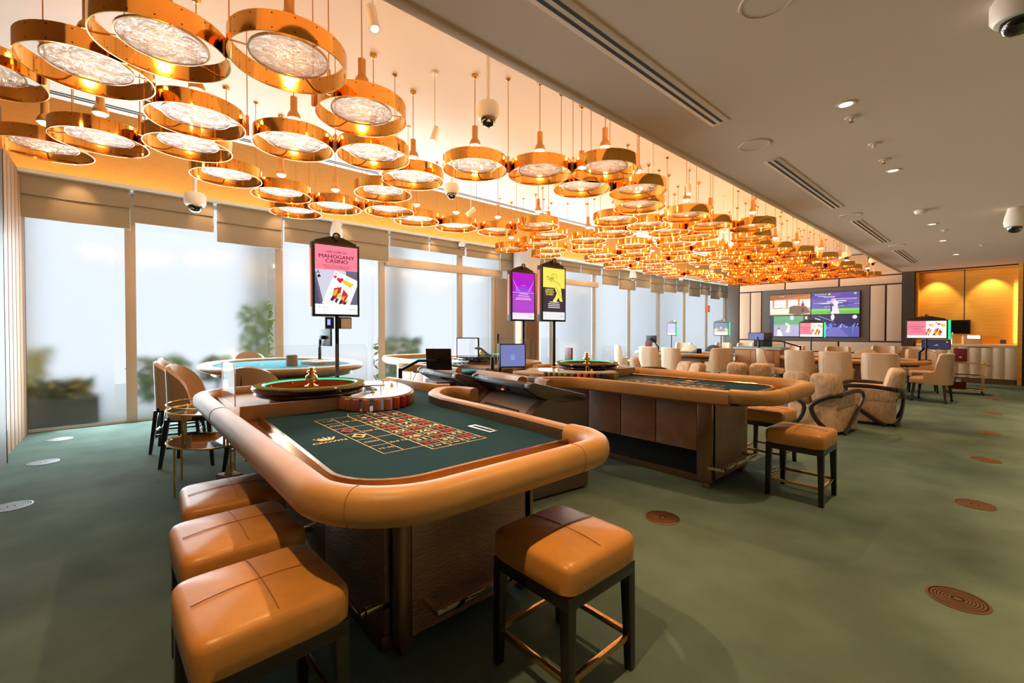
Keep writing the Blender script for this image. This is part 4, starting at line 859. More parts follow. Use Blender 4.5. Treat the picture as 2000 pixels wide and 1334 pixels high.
MB().add([(-.03, 0, .16), (.03, .01, .16), (.02, .03, .16), (-.02, -.03, .16), (.03, .02, .24), (-.01, .0, .235), (.05, .03, .265), (.0, -.02, .25)], [(0, 3, 5), (3, 1, 7), (1, 2, 4), (2, 0, 5), (5, 3, 7), (1, 4, 7), (4, 6, 7), (4, 2, 5), (5, 7, 4)]).build('tissue', 'paper', t)
# ------------------------------------------------------------------ screens
WH = (1, 1, 1, 1); PINK = lin(255, 128, 150); DKR = lin(96, 10, 40); BLK = lin(18, 16, 20)
def strokes_king(P, cx, cy, w, h, rot, clip=None):
    P.clip = clip
    c, s = cos(rot), sin(rot); R_ = lambda x, y: (cx+(x*c-y*s), cy+(x*s+y*c))
    P.poly([R_(-w/2, -h/2), R_(w/2, -h/2), R_(w/2, h/2), R_(-w/2, h/2)], lin(244, 244, 250))
    fr = w*.34
    P.poly([R_(-fr, -h*.5), R_(fr, -h*.5), R_(fr, h*.36), R_(-fr, h*.36)], lin(250, 250, 252))
    P.poly([R_(-.1*w, h*.36), R_(fr, h*.36), R_(fr*.8, h*.22), R_(-.05*w, h*.26)], lin(226, 202, 40))
    P.poly([R_(-.30*w, .02*h), R_(-.05*w, .14*h), R_(.02*w, -.12*h), R_(-.2*w, -.36*h)], lin(200, 34, 40))
    P.poly([R_(.05*w, .1*h), R_(.3*w, .0), R_(.26*w, -.3*h), R_(.1*w, -.3*h)], lin(206, 40, 44))
    for k in range(4):
        x = (-.26+.17*k)*w; P.poly([R_(x, -.02*h-.06*h*k), R_(x+.12*w, .05*h-.05*h*k), R_(x+.13*w, -.14*h-.03*h*k), R_(x+.01*w, -.2*h)], lin(216, 190, 44) if k % 2 == 0 else lin(236, 214, 70))
        P.poly([R_(x+.02*w, -.22*h), R_(x+.1*w, -.2*h), R_(x+.08*w, -.34*h), R_(x, -.33*h)], lin(28, 30, 84))
    for k in range(6): P.circ(*R_((-.2+.075*k)*w, (.10-.075*k)*h), .018*w, .018*w, lin(30, 30, 40), 6)
    for k in range(5): P.stroke([R_((-.28+.13*k)*w, -.40*h), R_((-.2+.13*k)*w, .02*h)], .008*w, lin(40, 36, 60))
    P.heart(*R_(-.2*w, h*.30), .085*w*1.5, lin(214, 30, 48)); P.text('K', *R_(-w*.42, h*.42), .14*w, lin(200, 30, 50), 1, rot); P.heart(*R_(-w*.42, h*.33), .045*w*1.5, lin(214, 30, 48)); P.clip = None
def pic_welcome(w, h):
    P = PIC(); P.rect(0, 0, w, h, lin(70, 62, 84)); P.rect(0, h*.14, w, h*.66, lin(104, 98, 124))
    P.poly([(0, h*.64), (w*.42, h*.66), (w*.72, h*.64), (w*.76, h*.14), (w*.2, h*.14)], lin(206, 204, 222)); P.poly([(0, h*.5), (w*.12, h*.14), (0, h*.14)], lin(80, 76, 100))
    P.text('A', w*.07, h*.60, .06, BLK); P.spade(w*.09, h*.55, .018, BLK)
    strokes_king(P, w*.60, h*.33, w*.62, h*.52, -.38, (0, 0, w, h))
    P.rect(0, 0, w, h*.145, WH); P.rect(0, h*.645, w, h, PINK)
    P.text('WELCOME TO', w*.5, h*.905, .030, DKR, 1.1, bold=.022); P.text('MAHOGANY', w*.5, h*.838, .056, DKR, 1.16, bold=.022); P.text('CASINO', w*.5, h*.772, .056, DKR, 1.16, bold=.022)
    P.text('ENJOY YOUR ELEVATED', w*.5, h*.705, .022, DKR, 1.2); P.text('GAMING EXPERIENCE', w*.5, h*.677, .022, DKR, 1.2)
    P.text('P', w*.1, h*.1, .03, BLK); P.text('CROWN', w*.86, h*.07, .022, BLK)
    for k in range(4): P.rect(w*.17, h*(.105-.02*k), w*(.33-.02*k), h*(.109-.02*k), lin(150, 150, 150))
    return P
def pic_barrel(w, h):
    P = PIC(); P.rect(0, 0, w, h, lin(176, 66, 196)); P.rect(0, h*.55, w, h, lin(176, 14, 196)); P.rect(0, 0, w, h*.14, lin(236, 226, 240))
    for s in (1, -1):
        x0 = 0 if s > 0 else w
        for k in range(3): P.stroke([(x0+s*(.02+.05*k)*w, h*(.86-.06*k)), (x0+s*(.22+.05*k)*w, h*.60)], .006, lin(230, 150, 240))
    P.stroke([(0, h*.575), (w, h*.575)], .008, lin(240, 190, 250))
    P.text('BARREL', w*.5, h*.665, .07, lin(110, 90, 240), 1.05); P.text('BONANZA', w*.52, h*.605, .07, lin(60, 130, 240), 1.05); P.text('CROWN', w*.5, h*.73, .026, lin(110, 160, 255))
    for k, q in enumerate((.545, .50, .455, .425)): P.rect(w*(.3-.06*k % .2), h*q, w*(.72+.05*k % .2), h*q+.008, lin(240, 220, 246))
    P.text('P', w*.1, h*.1, .026, BLK); P.text('CROWN', w*.85, h*.06, .02, BLK); return P
def pic_tiger(w, h):
    P = PIC(); YL = lin(244, 226, 92); P.rect(0, 0, w, h, lin(56, 44, 54)); P.rect(0, h*.62, w, h, YL); P.rect(0, 0, w, h*.15, lin(232, 228, 230))
    dk = lin(62, 52, 50)
    P.stroke([(w*(.5+.12*cos(a)), h*(.82+.075*sin(a))) for a in [x*.3 for x in range(-1, 11)]], .012, lin(190, 172, 70))
    P.stroke([(w*.40, h*.78), (w*.5, h*.745), (w*.62, h*.74), (w*.74, h*.70), (w*.82, h*.60), (w*.84, h*.5)], .006, dk)
    P.poly([(w*.52, h*.62), (w*.58, h*.69), (w*.72, h*.70), (w*.82, h*.62), (w*.86, h*.46), (w*.90, h*.36), (w*.78, h*.36), (w*.70, h*.44), (w*.62, h*.36), (w*.50, h*.33), (w*.44, h*.37), (w*.56, h*.45), (w*.62, h*.52)], YL)
    P.circ(w*.66, h*.60, .045, .05, YL); 
    for k in range(7): P.stroke([(w*(.56+.045*k), h*(.66-.03*k)), (w*(.60+.04*k), h*(.63-.035*k)), (w*(.60+.04*k), h*(.60-.035*k))], .004, dk)
    P.text('Tiger', w*.34, h*.80, .085, dk, .9, .15)
    for k, s in enumerate(('LARGEST', 'PAYOUTS', 'IN NSW')): P.text(s, w*.29, h*(.575-.045*k), .038, YL, 1.05, bold=.022)
    for k in range(4): P.rect(w*(.28 if k == 0 else .22), h*(.335-.035*k), w*(.72 if k == 0 else .76), h*(.335-.035*k)+.010, lin(230, 226, 230))
    P.text('P', w*.1, h*.1, .026, BLK); P.text('CROWN', w*.86, h*.07, .02, BLK); return P
def pic_land(w, h, kind=0):
    P = PIC()
    if kind == 0:
        P.rect(0, 0, w, h, lin(255, 236, 226)); strokes_king(P, w*.58, h*.45, w*.24, h*1.0, -.4, (0, 0, w, h)); strokes_king(P, w*.80, h*.42, w*.34, h*1.25, -.35, (0, 0, w, h)); P.rect(w*.0, 0, w, h*.16, lin(255, 246, 240)); P.rect(0, h*.16, w*.49, h, PINK)
        P.text('WELCOME TO', w*.245, h*.80, .02, DKR); P.text('MAHOGANY', w*.245, h*.66, .045, DKR); P.text('CASINO', w*.245, h*.53, .045, DKR); P.text('ENJOY YOUR ELEVATED', w*.245, h*.40, .018, DKR); P.text('GAMING EXPERIENCE', w*.245, h*.35, .018, DKR); P.text('P', w*.06, h*.08, .02, BLK)
    elif kind == 1:
        P.rect(0, 0, w, h, lin(176, 150, 214)); P.rect(0, 0, w, h*.16, lin(222, 214, 226)); P.rect(w*.2, h*.6, w*.8, h*.7, lin(200, 130, 200)); P.rect(w*.3, h*.4, w*.7, h*.44, lin(224, 206, 236))
    else:
        P.rect(0, 0, w, h, lin(92, 102, 134)); P.rect(0, 0, w, h*.18, lin(240, 226, 220)); P.rect(0, h*.18, w, h*.5, lin(216, 196, 150)); P.circ(w*.5, h*.58, w*.07, h*.1, lin(230, 180, 190)); P.poly([(w*.2, h*.3), (w*.8, h*.3), (w*.7, h*.5), (w*.3, h*.48)], lin(120, 116, 120)); P.rect(w*.1, h*.28, w*.2, h*.6, lin(206, 180, 120)); P.rect(w*.82, h*.28, w*.92, h*.6, lin(206, 180, 120))
    return P
def sign(label, x, y, zbase, z0, z1, wid, pic, face, led, extra=False, dep=.09):
    """screen on a pole; face 0 looks along +x, face -90 looks along -y"""
    t = thing('display_sign', label, 'sign', (x, y, zbase), radians(face), 'screens on poles'); z0 -= zbase; z1 -= zbase; h = z1-z0; hw = wid/2
    MB().cyl((0, 0, 0), (0, 0, z0+.02), .021 if h > .5 else .017, 12).build('pole', 'black_metal', t)
    MB().lathe([(.09, 0), (.09, .012), (.03, .02)], n=20).build('pole_base', 'black_metal', t)
    ho = MB().box(-dep, -hw, z0, 0, hw, z1).build('housing', 'black_plastic', t, bevel=.006)
    MB().add([(-dep*.7, -hw*.88, z1), (-dep*.7, hw*.88, z1), (-dep*.7, hw*.88, z1+.02), (-dep*.7, hw*.25, z1+.075), (-dep*.7, -hw*.25, z1+.075), (-dep*.7, -hw*.88, z1+.02),
              (-.012, -hw*.88, z1), (-.012, hw*.88, z1), (-.012, hw*.88, z1+.02), (-.012, hw*.25, z1+.075), (-.012, -hw*.25, z1+.075), (-.012, -hw*.88, z1+.02)],
             [(5, 4, 3, 2, 1, 0), (6, 7, 8, 9, 10, 11), (0, 1, 7, 6), (1, 2, 8, 7), (2, 3, 9, 8), (3, 4, 10, 9), (4, 5, 11, 10), (5, 0, 6, 11)]).build('crest', 'wenge', ho)
    r = .034 if h > .5 else .026
    MB().tube([(.0, r*cos(a), z1+.075+r*sin(a)) for a in [2*pi*i/20 for i in range(20)]], .011, 8, closed=True).build('crest_ring', 'wenge', ho)
    MB().cyl((-.01, 0, z1+.075), (.006, 0, z1+.075), r*.55, 14).build('crest_boss', 'polished_bronze', ho)
    m_ = .026; w2 = wid-2*m_; h2 = h-2*m_
    pic(w2, h2).build('screen_picture', 'screen_image', ((.0005, -hw+m_, z0+m_), (0, 1, 0), (0, 0, 1)), ho)
    s = -1 if led == 'led_red' else 1
    MB().box(-dep*.75, s*(hw+.001), z0+h*.13, -dep*.4, s*(hw+.008), z1-h*.08).build('side_light', led, ho, bevel=.002)
    if s > 0: MB().box(-.03, hw, z0+.012, .002, hw+.035, z1-.012).build('edge_light', led, ho, bevel=.004)
    if extra:
        b = MB().box(-.05, .02, z0-.13, 0, .16, z0-.005).build('reader_box', 'black_plastic', t, bevel=.004); MB().box(0, .045, z0-.125, .004, .15, z0-.02).build('reader_plate', 'paper', b)
        b = MB().box(-.05, -.12, z0-.13, 0, -.03, z0-.005).build('reader_box', 'black_plastic', t, bevel=.004); MB().box(0, -.10, z0-.09, .004, -.07, z0-.03).build('status_light', 'led_blue', b)
sign('portrait pink welcome sign on black pole behind the front roulette wheel', -4.78, 1.74, 0, 1.59, 2.37, .50, pic_welcome, 0, 'led_red', True)
sign('portrait yellow and black tiger sign on pole at the second table', -4.27, 4.60, .885, 1.565, 2.345, .50, pic_tiger, 0, 'led_red')
sign('portrait purple sign on pole, left of the yellow sign', -4.86, 4.56, 0, 1.58, 2.33, .50, pic_barrel, 0, 'led_red')
sign('landscape pink welcome sign before the golden alcove', -1.13, 12.75, .80, 1.25, 1.66, .66, lambda w, h: pic_land(w, h, 0), -90, 'led_green')
sign('small landscape pink welcome sign before the television wall', -3.55, 14.1, 0, 1.235, 1.66, .58, lambda w, h: pic_land(w, h, 0), -90, 'led_green')
sign('small sign with a card table picture before the far windows', -6.6, 15.6, 0, 1.24, 1.72, .52, lambda w, h: pic_land(w, h, 2), -90, 'led_green')
sign('small purple sign before the far windows', -7.9, 14.6, 0, 1.24, 1.70, .36, lambda w, h: pic_land(w, h, 1), -90, 'led_green')
# television wall of four screens
tv = thing('video_wall', 'large television wall of four screens on the far wall', 'television', (-4.345, YT-.02, 1.21))
X0, X1, TZ = -5.63+4.345, -3.06+4.345, 1.47
rv = random.Random(5)
def tv_screen(cx0, cx1, z0, z1, fn):
    b = MB().box(cx0, -.06, z0, cx1, 0, z1).build('screen_panel', 'black_plastic', tv, bevel=.004)
    w, h = cx1-cx0-.03, z1-z0-.03; P = PIC(); fn(P, w, h); P.build('screen_picture', 'screen_image', ((cx0+.015, -.0605, z0+.015), (1, 0, 0), (0, 0, 1)), b)
def tv1(P, w, h):
    P.rect(0, 0, w, h, lin(214, 140, 84)); P.rect(0, h*.66, w, h, lin(200, 122, 62)); P.poly([(0, h*.72), (w, h*.95), (w, h), (0, h)], lin(168, 96, 44)); P.rect(0, 0, w, h*.36, lin(206, 168, 136)); P.poly([(0, h*.05), (w*.6, h*.02), (w*.5, h*.3), (0, h*.34)], lin(250, 232, 216))
    for a, b in ((.0, .06), (.11, .41), (.46, .70), (.75, 1.0)): P.rect(w*a, h*.36, w*b, h*.74, lin(255, 250, 244))
    P.poly([(w*.48, h*.06), (w*.5, h*.4), (w*.62, h*.46), (w*.9, h*.4), (w, h*.1), (w*.7, h*.0)], lin(120, 86, 66)); P.rect(w*.78, h*.3, w*.86, h*.56, lin(176, 50, 40)); P.rect(w*.79, h*.14, w*.85, h*.3, lin(60, 44, 44)); P.circ(w*.82, h*.62, .02, .035, lin(90, 54, 40)); P.stroke([(w*.1, h*.3), (w*.3, h*.38)], .012, lin(110, 80, 60)); P.stroke([(w*(.28+.03*cos(a)), h*(.48+.1*sin(a))) for a in [i*.5 for i in range(9)]], .008, lin(120, 92, 76))
    for x in (.28, .34): P.circ(w*x, h*.92, .012, .018, lin(255, 240, 220))
def tv2(P, w, h):
    P.rect(0, 0, w, h, lin(96, 92, 178)); P.rect(0, h*.72, w, h, lin(76, 74, 168))
    for k in range(34):
        y = rv.uniform(.28, .9)*h; x = rv.uniform(0, .8)*w; P.rect(x, y, min(w, x+rv.uniform(.15, .6)*w), y+rv.uniform(.008, .04)*h, rv.choice([lin(232, 228, 250), lin(180, 172, 236), lin(58, 52, 128), lin(146, 96, 178), lin(210, 200, 255), lin(120, 60, 130)]))
    P.rect(0, 0, w, h*.26, lin(104, 190, 70)); P.rect(0, h*.16, w, h*.24, lin(130, 208, 96)); P.rect(0, h*.88, w*.38, h*.96, lin(60, 58, 140)); P.text('SEA 00 NYG 00', w*.2, h*.92, .05, WH); P.rect(w*.36, h*.88, w*.41, h*.96, lin(150, 230, 60)); P.circ(w*.92, h*.92, .035, .03, lin(120, 230, 100))
    P.poly([(w*.42, h*.02), (w*.6, h*.02), (w*.56, h*.4), (w*.43, h*.34)], lin(236, 220, 236)); P.circ(w*.48, h*.6, .07, .09, lin(214, 180, 206)); P.circ(w*.52, h*.5, .07, .09, lin(240, 226, 240)); P.rect(w*.41, h*.14, w*.45, h*.5, lin(70, 60, 130)); P.stroke([(w*.38, h*.02), (w*.44, h*.14)], .02, lin(60, 56, 100))
def tv3(P, w, h):
    P.rect(0, 0, w, h, lin(34, 30, 46)); P.rect(w*.1, 0, w*.84, h, lin(178, 172, 206)); P.rect(w*.1, h*.58, w*.84, h, lin(96, 158, 104)); P.rect(w*.1, h*.5, w*.84, h*.58, lin(150, 176, 160))
    for k in range(9): P.rect(w*.1, h*(.05+.055*k), w*.84, h*(.065+.055*k), lin(160, 152, 196))
    for k in range(6): P.rect(w*.1, h*(.62+.06*k), w*.84, h*(.63+.06*k), lin(120, 178, 128))
    P.poly([(w*.40, h*.18), (w*.46, h*.5), (w*.42, h*.6), (w*.46, h*.64), (w*.52, h*.5), (w*.5, h*.18)], lin(240, 238, 214)); P.circ(w*.42, h*.6, .03, .045, lin(246, 244, 220)); P.poly([(w*.18, 0), (w*.2, h*.3), (w*.24, h*.36), (w*.3, h*.2), (w*.34, 0)], lin(232, 232, 246)); P.circ(w*.23, h*.38, .022, .035, lin(70, 60, 90)); P.circ(w*.56, h*.9, .06, .08, lin(206, 220, 226)); P.rect(w*.88, h*.82, w*.93, h*.96, lin(230, 230, 250))
def tv4(P, w, h):
    P.rect(0, 0, w, h, lin(34, 28, 92)); P.rect(0, 0, w, h*.45, lin(92, 86, 170)); P.poly([(w*.2, 0), (w*.8, 0), (w*.6, h*.42), (w*.45, h*.42)], lin(112, 108, 190)); P.rect(0, h*.62, w, h, lin(26, 20, 76))
    P.stroke([(w*.16, h*.96), (w*.48, h*.7)], .012, lin(190, 196, 250)); P.stroke([(w*.08, h*.86), (w*.2, h*.78)], .03, lin(200, 200, 255)); P.circ(w*.46, h*.9, .05, .10, lin(220, 226, 255)); P.circ(w*.91, h*.9, .06, .06, lin(224, 226, 250))
    for k in range(60): P.circ(rv.uniform(.3, 1)*w*.98, rv.uniform(.4, .58)*h, rv.uniform(.006, .02), rv.uniform(.008, .025), rv.choice([lin(214, 216, 255), lin(120, 116, 226), lin(60, 52, 150)]), 8)
    P.circ(w*.3, h*.42, .07, .1, lin(140, 140, 240)); P.circ(w*.42, h*.5, .05, .09, lin(110, 110, 224)); P.rect(w*.86, h*.15, w*.885, h*.55, lin(70, 130, 180)); P.rect(0, h*.3, w*.16, h*.55, lin(70, 64, 130)); P.rect(w*.2, h*.36, w*.26, h*.42, lin(150, 200, 110))
xm, zm = -.03, TZ*.5
tv_screen(X0, xm, zm, TZ, tv1); tv_screen(xm, X1, zm, TZ, tv2); tv_screen(X0, xm, 0, zm, tv3); tv_screen(xm, X1, 0, zm, tv4)
# ------------------------------------------------------------------ monitors on arms
def monitor(label, base, post_h, sc, yaw, w, h, disp=None, tilt=0.0):
    t = thing('arm_monitor', label, 'monitor', base, 0, 'monitors on arms'); s = Vector(sc)-Vector(base)
    MB().lathe([(.035, 0), (.035, .012), (.026, .02), (.026, post_h), (.02, post_h+.01)], n=14).build('post', 'black_metal', t)
    n = Vector((cos(yaw)*cos(tilt), sin(yaw)*cos(tilt), sin(tilt))); a = Vector((-sin(yaw), cos(yaw), 0)); b = n.cross(a)
    mid = (Vector((0, 0, post_h))+(s-n*.10))*.5+Vector((0, 0, .05))
    MB().tube([(0, 0, post_h-.02), tuple(mid), tuple(s-n*.09)], .018, 8).build('arm', 'black_metal', t)
    MB().tube([tuple(s-n*.10), tuple(s-n*.03)], .03, 10).build('mount', 'black_metal', t)
    MB().tube([tuple(s-n*.08-b*.05), tuple(s-n*.10-b*.18), tuple(mid-Vector((0, 0, .09))), (0, 0, post_h*.5)], .004, 6).build('cable', 'black_plastic', t)
    fr = lambda x, y, z: tuple(s+a*x+b*y+n*z)
    bd = MB().box(-w/2, -h/2, -.03, w/2, h/2, 0).xf(fr).build('screen_body', 'black_plastic', t, bevel=.004)
    if disp:
        P = PIC(); disp(P, w-.03, h-.03); P.build('screen_picture', 'screen_image', (tuple(s-a*(w/2-.015)-b*(h/2-.015)+n*.0005), tuple(a), tuple(b)), bd)
def d_white(P, w, h): P.rect(0, 0, w, h, lin(226, 230, 240)); P.rect(0, 0, w, h*.1, lin(170, 182, 200))
def d_blue(P, w, h): P.rect(0, 0, w, h, lin(112, 122, 178)); P.circ(w*.5, h*.45, .03, .03, lin(130, 146, 200)); P.rect(w*.42, h*.32, w*.58, h*.34, lin(190, 200, 235))
def d_dark(P, w, h): P.rect(0, 0, w, h, lin(52, 50, 76)); P.poly([(w*.4, h*.4), (w*.6, h*.4), (w*.55, h*.55)], lin(150, 156, 190)); P.circ(w*.9, h*.85, .012, .012, lin(200, 210, 240))
monitor('black monitor seen from behind on a long arm beside the front table', (-5.05, 2.62, 0), .96, (-4.70, 2.97, 1.085), radians(132), .32, .27, None, .15)
monitor('monitor with a white screen on an arm behind the gaming terminals', (-4.72, 3.84, .90), .17, (-5.25, 3.80, 1.185), radians(-62), .36, .30, d_white)
monitor('monitor with a blue screen on a post right of the white one', (-4.30, 3.62, .90), .14, (-4.13, 3.69, 1.125), radians(-30), .34, .30, d_blue, .08)
monitor('black monitor seen edge-on at the poker table', (-7.2, 2.35, .945), .22, (-7.1, 2.42, 1.33), radians(100), .34, .27, None)
monitor('dark monitor back on arm at the far table by the windows', (-7.2, 12.5, .77), .16, (-7.4, 12.45, 1.16), radians(95), .34, .22, None)
monitor('blue monitor on the cabinet of the far table', (-4.4, 12.75, .98), .16, (-4.5, 12.85, 1.27), radians(-70), .38, .21, d_blue, .1)
monitor('dark monitor back before the television wall', (-3.75, 13.9, 0), 1.0, (-4.55, 13.5, 1.16), radians(95), .46, .42, None)
monitor('dark monitor on arm below the landscape sign by the alcove', (-1.25, 12.9, .77), .2, (-1.0, 13.0, 1.13), radians(-85), .45, .20, d_dark)
# ------------------------------------------------------------------ gaming terminals between the tables
def terminal(label, x, y, rz):
    t = thing('gaming_terminal', label, 'gaming terminal', (x, y, 0), rz, 'gaming terminals')       # back looks along -y
    def hood(w, off, n=12):
        pr = [(-.42-off, .02), (-.44-off, .34), (-.41-off, .58), (-.31-off, .75), (-.12, .85+off), (.16, .87+off), (.32, .80), (.32, .02)]
        top_ = smooth3([(0, y_, z_) for y_, z_ in pr[:-1]], 4); pr = [(p_[1], p_[2]) for p_ in top_]+[pr[-1]]
        m_ = MB(); q = len(pr); m_.add([(-w, y_, z_) for y_, z_ in pr]+[(w, y_, z_) for y_, z_ in pr], [tuple(range(q-1, -1, -1)), tuple(range(q, 2*q))]+[(i, (i+1) % q, q+(i+1) % q, q+i) for i in range(q)]); return m_
    MB.build(hood(.40, 0), 'body', 'grey_plastic', t, bevel=.02)
    for s in (-1, 1):
        h = hood(.05, .018); h.xf(lambda a, b, c, s=s: (a+s*.43, b, c)); h.build('side_fairing', 'grey_plastic_dark', t, bevel=.015)
    MB().add([(-.26, -.440, .30), (.26, -.440, .30), (.30, -.416, .575), (.26, -.325, .735), (-.26, -.325, .735), (-.30, -.416, .575)], [(0, 1, 2, 5), (5, 2, 3, 4)]).build('hatch', 'grey_plastic', t)
    MB().tube([(-.27, -.440, .30), (-.31, -.414, .575), (-.27, -.322, .740), (.27, -.322, .740), (.31, -.414, .575), (.27, -.440, .30)], .010, 6, closed=True).build('hatch_frame', 'grey_plastic_dark', t)
    MB().cyl((.0, -.390, .575), (.0, -.432, .565), .028, 18).build('lock', 'black_plastic', t)
    PIC().text('G', 0, 0, .05, lin(226, 226, 226)).build('emblem', 'printed_ink', ((.0, -.4335, .564), (1, 0, 0), (0, .1, .98)), t)
    PIC().rect(-.07, -.025, .07, .025, lin(240, 234, 226)).rect(-.07, .012, .07, .025, lin(232, 140, 60)).build('sticker', 'printed_ink', ((.06, -.372, .665), (1, 0, 0), (0, .5, .86)), t)
    cp = [(-.36, .95), (-.355, .985), (-.32, 1.0), (.28, .85), (.30, .83), (.28, .79), (-.06, .80), (-.22, .86)]
    def slab(x0, x1, dz):
        n_ = len(cp); return MB().add([(x0, a_, b_+dz) for a_, b_ in cp]+[(x1, a_, b_+dz) for a_, b_ in cp], [tuple(range(n_-1, -1, -1)), tuple(range(n_, 2*n_))]+[(i, (i+1) % n_, n_+(i+1) % n_, n_+i) for i in range(n_)])
    slab(-.44, .40, 0).build('console', 'black_plastic', t, bevel=.006); slab(.402, .48, .008).build('console_cheek', 'grey_plastic_dark', t, bevel=.006); slab(-.50, -.442, .008).build('console_cheek', 'grey_plastic_dark', t, bevel=.006)
    MB().box(-.42, -.372, .955, -.02, -.352, .985).build('clear_edge', 'clear_acrylic', t, bevel=.004)
    MB().box(-.12, -.300, .885, .06, -.275, .907).build('reader_slot', 'black_void', t, bevel=.003); MB().box(-.03, -.306, .890, .0, -.290, .903).build('status_light', 'led_red', t)
terminal('grey gaming terminal behind the front table, right of two', -3.06, 2.95, -.12)
terminal('grey gaming terminal behind the front table, left of two', -4.12, 2.93, -.12)
t = thing('card_tray', 'black ribbed card tray on the dealer side of the front table', 'tray', (-3.86, 2.45, .86), -.25)
MB().box(-.22, -.1, 0, .22, .1, .04).build('tray_base', 'black_plastic', t, bevel=.006)
for k in range(9): MB().box(-.205+.046*k, -.1, .04, -.185+.046*k, .1, .075).build('rib', 'wenge', t, bevel=.004)
# ------------------------------------------------------------------ lounge chairs
def lounge_proto():
    t = thing('lounge_chair', 'x', 'armchair')                 # faces +y
    MB().cushion(0, -.05, .04, .69, .76, .36, .05, .03, 6).build('seat', 'velvet', t)
    for s in (-1, 1):
        MB().cushion(0, 0, 0, .10, .56, .20, .04, .01, 4).xf(lambda x, y, z, s=s: (x+s*.30, y-.13, z+.36)).build('side_pad', 'velvet', t, angle=70)
        m_ = MB().cushion(0, 0, 0, .345, .50, .17, .07, .02, 4)
        def f(x, y, z, s=s):
            zz = .60+y; xx = x+s*.176; return (xx*(1+.10*(zz-.36)), -.29-z+.02-(zz-.36)*.26+.20*abs(xx)**1.6, zz)
        m_.xf(f).build('back_lobe', 'velvet', t, angle=70)
        arm = smooth3([(s*.365, -.42, .555), (s*.38, -.2, .585), (s*.385, .05, .59), (s*.388, .2, .57), (s*.388, .275, .51), (s*.385, .25, .43), (s*.38, .14, .33), (s*.375, -.04, .19), (s*.37, -.22, .06), (s*.365, -.30, .015)])
        MB().tube(arm, .03, 10, rr=[(.020, .032)]*len(arm)).build('arm', 'wenge', t, angle=60)
        br = smooth3([(s*.365, -.42, .555), (s*.28, -.49, .54), (s*.16, -.515, .48), (s*.06, -.52, .40), (s*.05, -.515, .32), (s*.10, -.50, .2), (s*.2, -.46, .08), (s*.27, -.40, .015)])
        MB().tube(br, .028, 10, rr=[(.020, .032)]*len(br)).build('back_brace', 'wenge', t, angle=60)
    MB().cushion(0, -.05, 0, .62, .66, .045, .015, 0, 5).build('plinth', 'wenge', t)
    return t
lp = lounge_proto()
LC = [(-1.78, 7.75, -.15, 'mottled velvet lounge chair nearest the second table, seen from behind'), (-1.55, 8.85, 1.75, 'mottled velvet lounge chair with dark curved arm, right of the pair'), (-3.22, 8.95, .25, 'pale velvet lounge chair with two-lobed back, in the middle behind the second table'), (-5.03, 8.64, -1.0, 'pale velvet lounge chair left behind the second table, farther'), (-4.1, 7.56, 2.6, 'pale velvet lounge chair whose top peeks over the second table')]
for i, (x, y, a, lab) in enumerate(LC): place(lp, i > 0, (x, y, 0), a, lab, 'armchair', 'velvet lounge chairs')
# ------------------------------------------------------------------ far card tables and armchairs
def armchair_proto():
    t = thing('card_armchair', 'x', 'chair')                  # faces +y
    def top(s):
        q = max(0, min(1, (sin(pi*s)-.40)/.25)); return .60+.37*q*q*(3-2*q)
    MB().shell(.29, .30, .06, .36, top, radians(180-12), radians(360+12), 34, 3.2, .02).build('backrest', 'cream_leather', t)
    MB().cushion(0, .05, .36, .48, .54, .13, .04, .015, 6).build('seat', 'cream_leather', t)
    for sx in (-1, 1):
        for sy in (-1, 1):
            l = MB().frustum(sx*.24, sy*.25, .05, .37, .03, .03, .046, .046, -sx*.03, -sy*.03).build('leg', 'dark_wood', t); MB().lathe([(0, -.026), (.016, -.022), (.026, 0), (.016, .022), (0, .026)], (sx*.24, sy*.25, .026), 12).build('castor', 'black_plastic', l)
    MB().tube([(.17*s_, -.325, z_) for s_, z_ in ((-1, .84), (-1, .5), (-.8, .43), (.8, .43), (1, .5), (1, .84))], .003, 6).build('back_seam', 'seam_leather', t)
    return t
ap = armchair_proto()
AC = [(-1.70, 11.55, .1, 'cream armchair at the right card table, third from left in the front row'), (-2.48, 11.75, 0, 'cream armchair at the right card table, second in the front row'), (-3.18, 11.85, 0, 'cream armchair at the right card table, first in the front row'),
      (-1.0, 12.30, 1.45, 'cream armchair with castors at the right end, before the alcove'), (-3.95, 12.25, -1.2, 'cream armchair at the left end of the right card table'),
      (-5.85, 11.0, -.2, 'cream armchair at the window card table, third in its front row'), (-5.05, 11.7, 1.0, 'cream armchair at the right end of the window card table'), (-6.65, 11.2, 0, 'cream armchair at the window card table, second in its front row'), (-7.95, 11.8, -.9, 'cream armchair at the window card table, leftmost with curved arm'),
      (-7.7, 15.0, 3.3, 'cream chair back on the far side of the window table, left'), (-6.9, 16.3, 3.1, 'cream chair back on the far side of the window table, middle'), (-6.2, 16.5, 3.1, 'cream chair back on the far side of the window table, right'),
      (-4.3, 15.0, 2.5, 'small looking cream chair near the gold trolley'), (-3.1, 14.7, 3.2, 'cream chair back behind the right card table, left'), (-2.35, 16.3, 3.14, 'cream chair back under the television wall, middle'), (-1.75, 16.4, 3.0, 'cream chair back under the television wall, right'), (-1.3, 14.0, 3.3, 'cream chair back near the alcove counter')]
for i, (x, y, a, lab) in enumerate(AC): place(ap, i > 0, (x, y, 0), a, lab, 'chair', 'cream card table armchairs')
